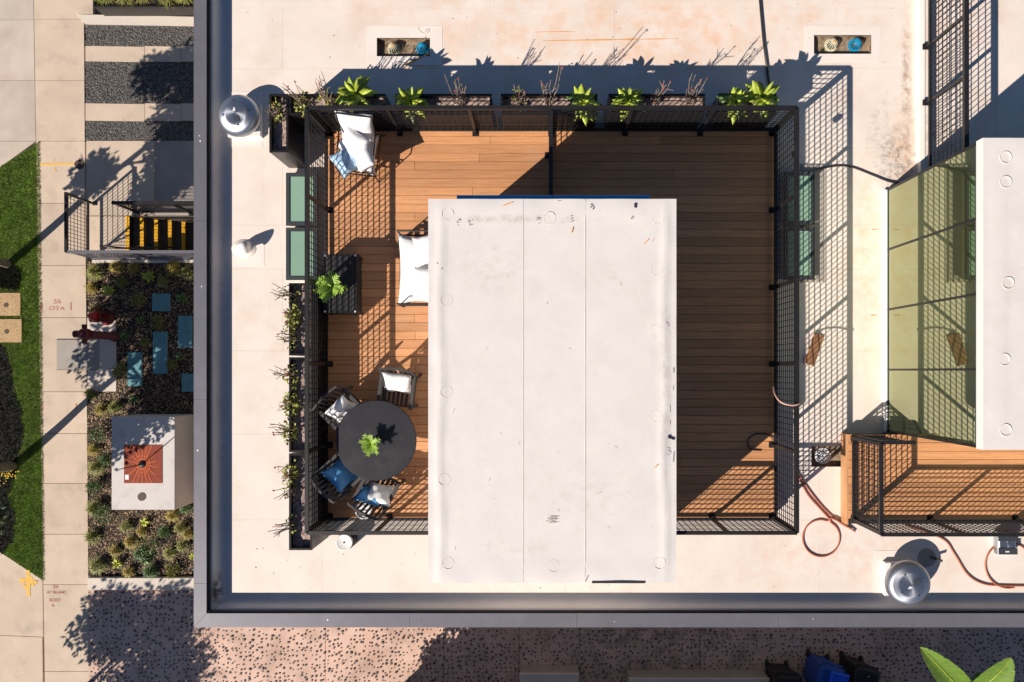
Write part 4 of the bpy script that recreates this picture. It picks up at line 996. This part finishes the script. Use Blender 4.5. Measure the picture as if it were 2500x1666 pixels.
# white utility box
zt = ZG+1.0; x0,y0,x1,y1 = rect_px(273,1018,427,1245,zt)
t = thing('utility_vault', 'large white concrete utility vault standing in the garden bed', 'utility box', ((x0+x1)/2,(y0+y1)/2,ZG))
part('body', MB().bbox(x0,y0,ZG-.03,x1,y1,zt,.012), 'stucco', t)
part('lid', MB().box(x0+.004,y0+.004,zt-.001,x1-.004,y1-.004,zt+.012), 'vault_white', t)
a,b0,c_,d_ = rect_px(303,1087,396,1180,zt+.02); gr = part('fire_plate', MB().box(a,b0,zt+.012,c_,d_,zt+.024), 'corten', t)
gx,gy_ = W(349,1133,zt).x, W(349,1133,zt).y; hw = (c_-a)/2-.01; b = MB()
for k in range(18):
    an = 6.283*k/18+.17; dx_,dy_ = math.cos(an),math.sin(an); mm = hw/max(abs(dx_),abs(dy_))
    b.bar((gx+dx_*.1,gy_+dy_*.1,zt+.026),(gx+dx_*min(mm,.36),gy_+dy_*min(mm,.60),zt+.026),.026,.006)
b.ring((gx,gy_,zt+.0245),.10,.13,.0065,24); b.ring((gx,gy_,zt+.0245),.20,.215,.0055,32)
part('spoke', b, 'corten_rib', t); part('label_plate', MB().box(*W(307,1171,zt).xy,zt+.0245,*W(316,1159,zt).xy,zt+.028), 'sticker_white', t)
c = W(347,1213,zt); part('cover', MB().disc((c.x,c.y,zt+.0125),.10,.01,22), 'iron', t)
solo('thin_pole', MB().tube([(gx,gy_,zt+.024),(gx-.01,gy_,zt+.92)],[.016,.010],8).lathe([(.085,.024),(.08,.05),(.02,.08)],16,(gx,gy_,zt)), 'black_metal', 'thin black pole on a round foot in the rust red plate of the vault', 'pole', (gx,gy_,zt+.024))
# fire hydrant and standpipe
c = W(262,777,ZG); t = thing('fire_hydrant', 'short red fire hydrant at the garden edge, bright red cap', 'hydrant', (c.x,c.y,ZG))
part('barrel', MB().lathe([(.19,.0),(.19,.03),(.13,.05),(.12,.42),(.15,.44),(.15,.47),(.12,.50),(.10,.58)],20), 'red_paint', t, True, local=True)
part('bonnet', MB().lathe([(.125,.505),(.11,.60),(.06,.66),(.03,.67),(.03,.71)],20), 'bright_red', t, True, local=True)
for a in (90,210,330): part('outlet', MB().tube([(math.cos(R(a))*.08,math.sin(R(a))*.08,.40),(math.cos(R(a))*.2,math.sin(R(a))*.2,.40)],.055,12), 'red_paint', t, local=True)
c = W(281,822,ZG); t = thing('standpipe', 'tall dark red standpipe with twin hose outlets beside the hydrant', 'standpipe', (c.x,c.y,ZG))
part('pipe', MB().lathe([(.14,.0),(.14,.03),(.10,.04),(.10,1.05)],18), 'red_paint', t, True, local=True)
part('head', MB().lathe([(.115,1.05),(.135,1.07),(.135,1.22),(.09,1.27)],18), 'red_paint', t, True, local=True)
for s in (-1,1):
    part('outlet', MB().tube([(-.02,s*.10,1.14),(-.03,s*.23,1.14)],.055,12), 'red_paint', t, local=True); part('chain', MB().tube([(-.08,s*.17,1.12),(-.02,s*.16,1.17)],.012,6), 'aluminium', t, local=True)
part('outlet', MB().tube([(-.1,0,1.14),(-.26,0,1.14)],.09,14), 'red_paint', t, local=True)
# covers, lids, stepping stones
c = W(194,402,ZG); t = solo('manhole_cover', MB().lathe([(.12,0),(.12,.008),(.10,.008),(.10,.005)],24,(c.x,c.y,ZG+.003)), 'iron', 'small round brown iron cover at the end of the yellow paint line', 'cover', (c.x,c.y,ZG))
q = rect_px(139,830,244,903,ZG); t = thing('vault_lid', 'square grey lid set flush in the sidewalk by the hydrant slab', 'cover', ((q[0]+q[2])/2,(q[1]+q[3])/2,ZG)); mid = W(191,0,ZG).x
for a,b0 in ((q[0],mid),(mid,q[2])): part('plate', MB().box(a+.004,q[1],ZG+.002,b0-.004,q[3],ZG+.014), 'grey_concrete', t)
part('rim', MB().box(q[0]-.012,q[1]-.012,ZG+.001,q[2]+.012,q[1]-.002,ZG+.016).box(q[0]-.012,q[3]+.002,ZG+.001,q[2]+.012,q[3]+.012,ZG+.016), 'dark_steel', t)
for l,x0,y0,x1,y1,m in (('tan utility lid in the lawn, shaded upper one of two',-20,715,50,771,'tan_lid'),('tan utility lid in the lawn, sunny lower one of two',-20,779,53,836,'tan_lid')):
    q = rect_px(x0,y0,x1,y1,ZG+.03); t = thing('pavement_hatch', l, 'cover', ((q[0]+q[2])/2,(q[1]+q[3])/2,ZG), 'tan utility lids in the lawn')
    part('lid', MB().bbox(q[0],q[1],ZG-.02,q[2],q[3],ZG+.03,.008), m, t); c = W((x0+x1)/2,(y0+y1)/2+2,ZG+.03); part('cap', MB().disc((c.x,c.y,ZG+.0305),.06,.006,16), 'iron', t)
for l,x0,y0,x1,y1 in (('square grey stepping stone tinted blue for shade, highest in the garden',371,717,415,760),('grey stepping stone tinted blue for shade beside the parapet, upper one',434,771,469,849),('longest grey stepping stone tinted blue for shade in the middle of the garden',373,810,408,913),('grey stepping stone tinted blue for shade nearest the hydrant slab',311,860,346,943),('grey stepping stone tinted blue for shade, cut off by the parapet, lowest of all',443,913,500,957)):
    q = rect_px(x0,y0,x1,y1,ZG+.02); solo('stepping_stone', MB().bbox(q[0],q[1],ZG-.03,q[2],q[3],ZG+.025,.01), 'shade_blue_stone', l, 'stepping stone', ((q[0]+q[2])/2,(q[1]+q[3])/2,ZG), 'grey stepping stones tinted blue for shade in the garden bed')
# utility paint marks on the pavement
pm = thing('paint_line', 'yellow painted utility line crossing the sidewalk', 'paint mark', W(135,401,ZG)); b = MB()
a = W(98,402,ZG); c = W(181,400,ZG); b.prism([(a.x,a.y-.03),(c.x,c.y-.03),(c.x,c.y+.02),(a.x,a.y+.025)], ZG+.003, ZG+.005); part('stroke', b, 'chalk_yellow', pm)
text_mesh('figure', '5', .16, W(134,416,ZG+.004), 'chalk_yellow', pm, R(10)); text_mesh('figure', '2', .10, W(131,392,ZG+.004), 'chalk_yellow', pm)
pm = thing('paint_cross', 'yellow spray painted cross on the corner slab below the lawn', 'paint mark', W(68,1421,ZG)); b = MB()
for k in range(30): p = W(68+random.gauss(0,8),1421+random.gauss(0,8),ZG+.0045+k*.00005); a = random.uniform(0,6.28); b.disc((p.x,p.y,p.z), random.uniform(.015,.055), .0004, 7)
b.prism(PX((64,1392),(73,1392),(74,1456),(66,1456)), ZG+.003, ZG+.0045).prism(PX((48,1412),(82,1414),(82,1420),(48,1420)), ZG+.0025, ZG+.004); part('stroke', b, 'chalk_yellow', pm)
pm = thing('paint_lettering', 'faint red utility lettering between two red ticks on the sidewalk', 'paint mark', W(138,745,ZG))
text_mesh('figure', '2/6', .16, W(139,737,ZG+.004), 'chalk_red', pm); text_mesh('letters', 'OTA', .14, W(138,754,ZG+.004), 'chalk_red', pm, stretch=1.4)
b = MB()
for x,y in ((102,750),(173,748)): a = W(x,y,ZG); b.box(a.x-.014,a.y-.10,ZG+.003,a.x+.014,a.y+.10,ZG+.005)
part('stroke', b, 'chalk_red', pm)
pm = thing('paint_tick', 'pair of short red paint ticks on the stained sidewalk slab', 'paint mark', W(145,993,ZG)); b = MB()
for x,y in ((104,993),(186,993)): a = W(x,y,ZG); b.box(a.x-.013,a.y-.08,ZG+.003,a.x+.013,a.y+.08,ZG+.005)
part('stroke', b, 'chalk_red', pm)
pm = thing('paint_lettering', 'faded red scribbled lettering at the lower corner of the sidewalk', 'paint mark', W(135,1455,ZG))
for s,x,y,z in (('2/6',135,1433,.12),('AT ISLAND',137,1447,.10),('SIZED',133,1466,.11),('3L',129,1479,.09)): text_mesh('letters', s, z, W(x,y,ZG+.004), 'chalk_red', pm)
# planter box in the upper left corner
zt = ZG+.47
q = rect_px(228,-70,600,17,zt); t = thing('long_planter', 'dark planter trough with grassy shrubs at the upper left edge', 'planter', ((q[0]+q[2])/2,(q[1]+q[3])/2,ZG))
part('box', MB().box(q[0],q[1],ZG,q[2],q[1]+.04,zt).box(q[0],q[3]-.04,ZG,q[2],q[3],zt).box(q[0],q[1]+.04,ZG,q[0]+.04,q[3]-.04,zt).box(W(382,0,zt).x-.02,q[1]+.04,ZG,W(382,0,zt).x+.02,q[3]-.04,zt-.003), 'planter_metal', t)
part('soil', MB().box(q[0]+.042,q[1]+.042,ZG,q[2],q[3]-.042,zt-.1), 'mulch_base', t)
slab(bands, 'planter_ledge', PX((190,36),(560,44),(560,66),(208,60)), 'pale_concrete', top=ZG+.02); slab(bands, 'planter_ledge', PX((180,-60),(228,-60),(228,35),(188,35)), 'concrete', top=ZG+.015)

# ------------------------------------------------------------------ garden plants
def tuft(label, px, py, r_, h_, m, n, seed, group, name='grass_tuft', cat='grass clump', z=ZG):
    q = np.random.default_rng(seed); c = W(px,py,z); an = q.random(n)*6.283; el = .3+1.2*q.random(n); L = r_*(.6+.6*q.random(n)); b = MB()
    for i in range(n):
        d = Vector((math.cos(an[i])*math.cos(el[i]), math.sin(an[i])*math.cos(el[i]), 0))*L[i]; hh = math.sin(el[i])*h_*(.6+.5*random.random())
        s = Vector((-math.sin(an[i]),math.cos(an[i]),0))*.006; o = Vector((q.normal()*.03,q.normal()*.03,0)); m1 = o+d*.5+Vector((0,0,hh*.8)); e = o+d+Vector((0,0,hh*.75))
        b.add([o-s,o+s,m1+s,e,m1-s],[(0,1,2,4),(4,2,3)])
    t = thing(name, label, cat, (c.x,c.y,z), group); part('blades', b, m, t, local=True, kind='stuff'); part('crown', MB().lathe([(.05,-.02),(.04,.03),(.01,.05)],8), 'stem', t, local=True)
def shrub(label, px, py, r_, h_, m, n, seed, group, z=ZG, leaf=.035):
    c = W(px,py,z); t = thing('small_shrub', label, 'shrub', (c.x,c.y,z), group)
    part('stem', MB().tube([(0,0,-.03),(.01,.0,h_*.6)],[.015,.008],6).tube([(0,0,.02),(r_*.5,.0,h_*.7)],[.01,.005],5).tube([(0,0,.02),(-r_*.3,r_*.4,h_*.7)],[.01,.005],5), 'stem', t, local=True)
    b = cloud(n//2, (0,0,h_*.62), (r_,r_,h_*.45), leaf, flat=.4, shell=.35, seed=seed); q = random.Random(seed)
    for k in range(4):
        a = q.uniform(0,6.28); e = cloud(n//8, (math.cos(a)*r_*.55,math.sin(a)*r_*.55,h_*q.uniform(.5,.8)), (r_*.5,r_*.5,h_*.35), leaf, flat=.4, shell=.3, seed=seed+k+1); b.add(e.v, e.f)
    part('crown', b, m, t, local=True)
GG = 'small agaves in the garden bed'
for i,(x,y,s,m,l) in enumerate(((269,708,.20,'agave_lime','lime yellow agave near the sidewalk in the upper garden'),(366,677,.23,'agave_lime','bright green agave at the top of the garden'),
    (447,728,.20,'agave_dark','shaded dark green agave right of the square stepping stone'),(347,783,.15,'agave_dark','small shaded agave between the stepping stones'),(308,822,.19,'agave_dark','shaded agave just right of the standpipe slab'),
    (443,872,.18,'agave_dark','shaded agave by the parapet between two stepping stones'),(330,975,.15,'agave_dark','small shaded agave above the white vault'),
    (291,1374,.17,'agave_lime','lime yellow agave in the lower garden near the curb'),(357,1273,.15,'agave_lime','pale agave just below the white vault'),(358,1366,.17,'agave_dark','dark green agave next to the big round shrub'),(476,1357,.17,'agave_lime','lime agave half hidden by the parapet'))):
    c = W(x,y,ZG); rosette(l, (c.x,c.y,ZG), s, m, 15, GG, seed=100+i, stemh=.08)
TG = 'grass clumps in the garden bed'
for i,(x,y,r_,h_,m,l) in enumerate(((238,668,.30,.35,'leaf_olive','olive grass clump in the upper left garden corner'),(292,655,.24,.3,'leaf_gold','golden grass clump under the stair railing'),(428,655,.26,.3,'leaf_gold','golden grass clump by the parapet at the top of the garden'),
    (462,668,.22,.3,'leaf_olive','olive grass clump touching the parapet at the top of the garden'),(240,1142,.28,.3,'leaf_olive','olive grass clump left of the white vault'),(237,1240,.30,.35,'leaf_olive','olive grass clump beside the vault\'s lower corner'),
    (325,1322,.22,.28,'leaf_gold','golden grass clump left of the round shrub'),(446,1288,.2,.28,'leaf_olive','olive grass clump near the parapet in the lower garden'),(462,1303,.18,.22,'leaf_gold','golden grass clump near the parapet in the lower garden'),
    (245,1378,.32,.34,'leaf_olive','olive grass clump in the lower left garden corner'),(372,1394,.24,.28,'leaf_green','green grass clump at the lower garden curb'),(425,1258,.2,.25,'leaf_gold','small golden grass clump right below the vault'))):
    tuft(l, x, y, r_, h_, m, 420, 200+i, TG)
BG = 'low shrubs in the garden bed'
for i,(x,y,r_,h_,m,l) in enumerate(((376,1326,.34,.42,'leaf_green','big round grey green shrub in the lower garden'),(268,1255,.28,.34,'leaf_green','grey green shrub under the lower left vault corner'),(250,1060,.24,.35,'leaf_green','green shrub between sidewalk and vault'),
    (345,735,.22,.25,'leaf_olive','shaded shrub left of the square stepping stone'),(390,790,.2,.2,'leaf_olive','shaded low shrub above the longest stepping stone'),(300,905,.2,.25,'leaf_olive','low shrub under the left stepping stone'),(240,1190,.2,.28,'leaf_green','small green shrub halfway down the vault side'),(430,1390,.22,.2,'leaf_olive','low dry shrub by the parapet near the curb'))):
    shrub(l, x, y, r_, h_, m, 520, 300+i, BG)
MORE = [(228,705,.2,'leaf_gold'),(300,690,.18,'leaf_olive'),(330,655,.2,'leaf_gold'),(400,690,.18,'leaf_olive'),(235,760,.16,'leaf_gold'),(422,890,.18,'leaf_olive'),(355,835,.16,'leaf_olive'),(285,995,.22,'leaf_olive'),(250,1000,.2,'leaf_gold'),(232,1100,.2,'leaf_gold'),(258,1125,.18,'leaf_green'),(312,1285,.22,'leaf_olive'),(350,1298,.18,'leaf_gold'),(230,1310,.26,'leaf_olive'),(285,1345,.2,'leaf_gold'),(418,1350,.22,'leaf_olive'),(342,1352,.18,'leaf_green'),(405,1298,.22,'leaf_green'),(318,1395,.2,'leaf_gold'),(455,1240,.2,'leaf_green'),(448,1332,.2,'leaf_olive'),(225,960,.2,'leaf_olive')]
MLAB = ['golden grass clump at the sidewalk edge, left of the lime yellow agave', 'olive grass clump between the lime yellow agave and the square stepping stone', 'golden grass clump just left of the bright green agave at the garden top', 'olive grass clump between the bright green agave and the parapet', 'golden grass clump right above the red fire hydrant', 'shaded olive grass clump right of the longest stepping stone', "shaded olive grass clump left of the longest stepping stone's upper end", "olive grass clump right above the white vault's upper left corner", "golden grass clump left of the white vault's upper corner", 'golden grass clump halfway along the vault, at the sidewalk edge', "dark green grass clump touching the vault's left side", 'olive grass clump above the golden one left of the big round shrub', 'golden grass clump between the pale agave and the big round shrub', 'olive grass clump at the sidewalk edge below the white vault', 'golden grass clump above the lime agave of the lower garden', 'olive grass clump right of the big round shrub', 'dark green grass clump at the left foot of the big round shrub', 'dark green grass clump above right of the big round shrub', 'golden grass clump at the curb right of the lime agave', 'dark green grass clump squeezed between vault and parapet', 'olive grass clump by the parapet, above the half hidden lime agave', 'olive grass clump at the sidewalk edge under the hydrant slab']
for i,((x,y,r_,m),l) in enumerate(zip(MORE, MLAB)): tuft(l, x, y, r_, r_*1.1, m, 300, 600+i, 'small grass clumps filling the garden bed')
for i,(x,y,l) in enumerate(((262,-8,'green grassy shrub at the left end of the dark trough'),(312,-2,'olive grassy shrub in the middle of the dark trough'),(352,-10,'green grassy shrub left of the trough divider'),(415,-2,'olive grassy shrub right of the trough divider'),(455,-8,'green grassy shrub at the parapet end of the trough'))):
    tuft(l, x, y, .34, .35, 'leaf_olive' if i % 2 else 'planter_leaf', 420, 400+i, 'grassy shrubs in the dark trough', z=zt-.1)
c = W(20,1158,ZG); t = thing('flower_clump', 'yellow flowers at the foot of the street tree', 'flowers', (c.x,c.y,ZG)); b = MB(); q = random.Random(5)
for k in range(40): b.lathe([(.002,0),(.018,.006),(.004,.012)],5,(q.gauss(0,.12),q.gauss(0,.09),.06+q.uniform(0,.05)))
part('blossom', b, 'yellow_flower', t, local=True); part('foliage', cloud(160,(0,0,.03),(.2,.16,.05),.04,seed=8), 'leaf_green', t, local=True, kind='stuff')

# ------------------------------------------------------------------ street trees (crowns lean out past the frame edge and throw the leafy shadows)
def tree(label, base, h_, cr, seed, n=2600, trunk=.085, kind='leafy'):
    q = random.Random(seed); t = thing('street_tree', label, 'tree', (base.x,base.y,ZG), 'street trees by the lawn')
    top = Vector((q.uniform(-.15,.15), q.uniform(-.15,.15), h_)); P = [Vector((0,0,-.05)), Vector((.02,.03,h_*.25)), Vector((-.05,.04,h_*.5)), top*.8, top]
    part('trunk', MB().tube(smooth_path(P,4), [trunk*(1-.7*k/16) for k in range(17)], 10), 'bark', t, True, local=True)
    b = MB(); lv = MB()
    for k in range(9):
        a = k*2.4+q.uniform(-.4,.4); s = h_*q.uniform(.60,.86); L = cr*q.uniform(.55,1.0)
        e = Vector((math.cos(a)*L, math.sin(a)*L, s+L*q.uniform(.2,.6))); o = Vector((0,0,s)); m_ = (o+e)/2+Vector((0,0,-.08)); b.tube(smooth_path([o,m_,e],3), [.03,.027,.023,.02,.016,.012,.008], 6)
        rr_ = cr*q.uniform(.33,.5); c_ = cloud(n//10, e, (rr_,rr_,rr_*.8), .13, shell=.15, wl=.3, seed=seed*31+k); lv.add(c_.v, c_.f)
    c_ = cloud(n//4, top+Vector((0,0,.1)), (cr*.6,cr*.6,cr*.5), .13, shell=.1, wl=.3, seed=seed*31+99); lv.add(c_.v, c_.f)
    part('branch', b, 'bark', t, True, local=True); part('crown', lv, 'tree_leaf', t, local=True)
tree('street tree whose grey trunk foot stands in the dark bed below the tan lids', W(34,1138,ZG), 4.05, 1.78, 2, n=15000, trunk=.12)
tree('street tree whose trunk foot stands in the dark bed above the tan lids', W(22,646,ZG), 4.4, 1.5, 5, n=12000, trunk=.11)
tree('street tree outside the lower left corner, throwing a leafy shadow on the pebbles', W(-2,1864,ZG), 3.8, 1.6, 8, n=11000)

# ------------------------------------------------------------------ south edge: neighbour, bins, banana plant, low walls
nb = thing('neighbour_building', 'plain two storey neighbouring building just below the picture edge', 'building', (2,-12,ZG))
part('wall', MB().box(-4.64,-16,ZG-.05,12,-8.97,-.40), 'dark_wall', nb); part('roof', MB().box(-4.70,-16.05,-.399,12.05,-8.92,-.30), 'grey_concrete', nb)
tree('small tree at the neighbouring wall corner, shading the pebble paving', W(905,1745,ZG), 2.9, .9, 12, n=3600)
zw = ZG+.55
for l,x0,x1,y0 in (('low pale concrete wall end at the lower edge, left piece',1268,1414,1645),('long low pale concrete wall along the lower edge, right piece',1535,1880,1657)):
    q = rect_px(x0,y0,x1,1720,zw); t = thing('low_wall', l, 'wall', ((q[0]+q[2])/2,(q[1]+q[3])/2,ZG), 'low concrete walls at the lower edge'); part('body', MB().box(q[0]+.01,q[1],ZG-.02,q[2]-.01,q[3]-.01,zw-.05), 'grey_concrete', t); part('coping', MB().bbox(q[0],q[1],zw-.05,q[2],q[3],zw,.012), 'pale_concrete', t)
def bin_(label, px, py, rz, m, lid, w=.62, d=.75, h_=1.0, txt=None):
    c = W(px,py,ZG+h_); t = thing('wheelie_bin', label, 'bin', (c.x,c.y,ZG), 'wheeled rubbish bins at the lower edge', rz)
    b = MB(); 
    v = [(sx*w*k/2, sy*d*k/2, z) for k,z in ((.78,.06),(.98,h_-.08)) for sx,sy in ((-1,-1),(1,-1),(1,1),(-1,1))]
    b.add(v, [(0,3,2,1),(4,5,6,7),(0,1,5,4),(1,2,6,5),(2,3,7,6),(3,0,4,7)]); part('body', b, m, t, local=True)
    part('lid', cushion_mb(w*1.04,d*1.04,.12,10,wr=0,pinch=-.04).xf(Matrix.Translation((0,0,h_-.03))), lid, t, True, local=True)
    part('handle', MB().tube([(-w*.4,d*.5,h_-.10),(-w*.4,d*.58,h_-.06),(w*.4,d*.58,h_-.06),(w*.4,d*.5,h_-.10)],.02,7), m, t, local=True)
    for sx in (-1,1): part('wheel', MB().lathe([(.09,-.025),(.10,0),(.09,.025)],16).xf(Matrix.Translation((sx*w*.4,d*.40,.1)) @ Matrix.Rotation(R(90),4,'Y')), 'bin_black', t, local=True)
    part('warning_mark', MB().box(-.05,d*.28,h_+.022,.04,d*.30,h_+.027), 'sticker_white', t, local=True)
    if txt:
        o = text_mesh('letters', txt, .09, (0,0,0), 'sticker_white', t); o.location = (.05,-.10,h_+.034)
bin_('blue wheeled bin at the lower edge between two black bins', 2026, 1668, R(-14), 'bin_blue', 'bin_blue')
bin_('black wheeled bin left of the blue one', 1925, 1690, R(-4), 'bin_black', 'bin_black')
bin_('black wheeled bin right of the blue one with pale lettering', 2112, 1672, R(-14), 'bin_black', 'bin_black', txt='Key We')
c = W(2048,1662,ZG+1.09); 
solo('plastic_crate', MB().bbox(-.22,-.2,0,.22,.2,.10,.03).xf(Matrix.Rotation(R(-14),4,'Z')), 'bin_lid', 'bright blue plastic tub resting on the blue bin lid', 'tub', (0,0,0)).location = (c.x,c.y-.02,ZG+1.035)
def banana(label, base, leaves):
    t = thing('banana_plant', label, 'banana plant', (base.x,base.y,ZG))
    part('stem', MB().tube([(0,0,-.02),(.03,.05,1.2),(0,.15,2.2)],[.12,.10,.05],10), 'stem', t, True, local=True)
    for tipx,tipy,z,w,bx,by,zb in leaves:
        e = W(tipx,tipy,z)-base; s = W(bx,by,zb)-base; e.z = z-ZG; s.z = zb-ZG; d_ = (e-s); L = d_.length; x_ = d_.normalized(); sd = x_.cross(Vector((0,0,1))).normalized(); up = sd.cross(x_)
        b = MB(); n = 46; tear = [random.uniform(.72,1.0) if random.random() < .12 else random.uniform(.95,1.0) for _ in range(n+1)]
        for k in range(n+1):
            tt = k/n; ww = w*(math.sin(math.pi*min(1,.08+tt*.92))**.6)*tear[k]; p = s+d_*tt+up*(.35*L*tt*(1-tt))
            for u in (-1,-.5,0,.5,1): b.v.append(tuple(p+sd*ww*u*.97+x_*ww*.25*(1-abs(u))*-1+up*(abs(u)*ww*.28-(.01 if u == 0 else 0)+(.007 if k % 2 else -.007)*min(1,abs(u)*2))))
        for k in range(n):
            for i in range(4): b.f.append((5*k+i,5*k+i+1,5*k+6+i,5*k+5+i))
        lf = part('leaf', b, 'banana_leaf', t, True, local=True)
        part('midrib', MB().tube([tuple(s+d_*(k/8)+up*(.35*L*(k/8)*(1-k/8)+.004)) for k in range(9)],[.012*(1-.8*k/8) for k in range(9)],5), 'agave_lime', lf, local=True)
        part('petiole', MB().tube([(0,.15,2.1),tuple((Vector((0,.15,2.1))+s)/2+Vector((0,0,.15))),tuple(s)],[.03,.025,.014],7), 'agave_dark', t, True, local=True)
bb = W(2330,1830,ZG)
banana('banana plant with broad sunlit leaves poking in at the lower edge', bb, ((2246,1580,-1.5,.30,2372,1718,-1.9),(2468,1606,-1.2,.33,2372,1690,-1.6),(2392,1640,-2.2,.26,2352,1725,-2.3)))
for o in bpy.data.objects:
    if '_o' in o: del o['_o']
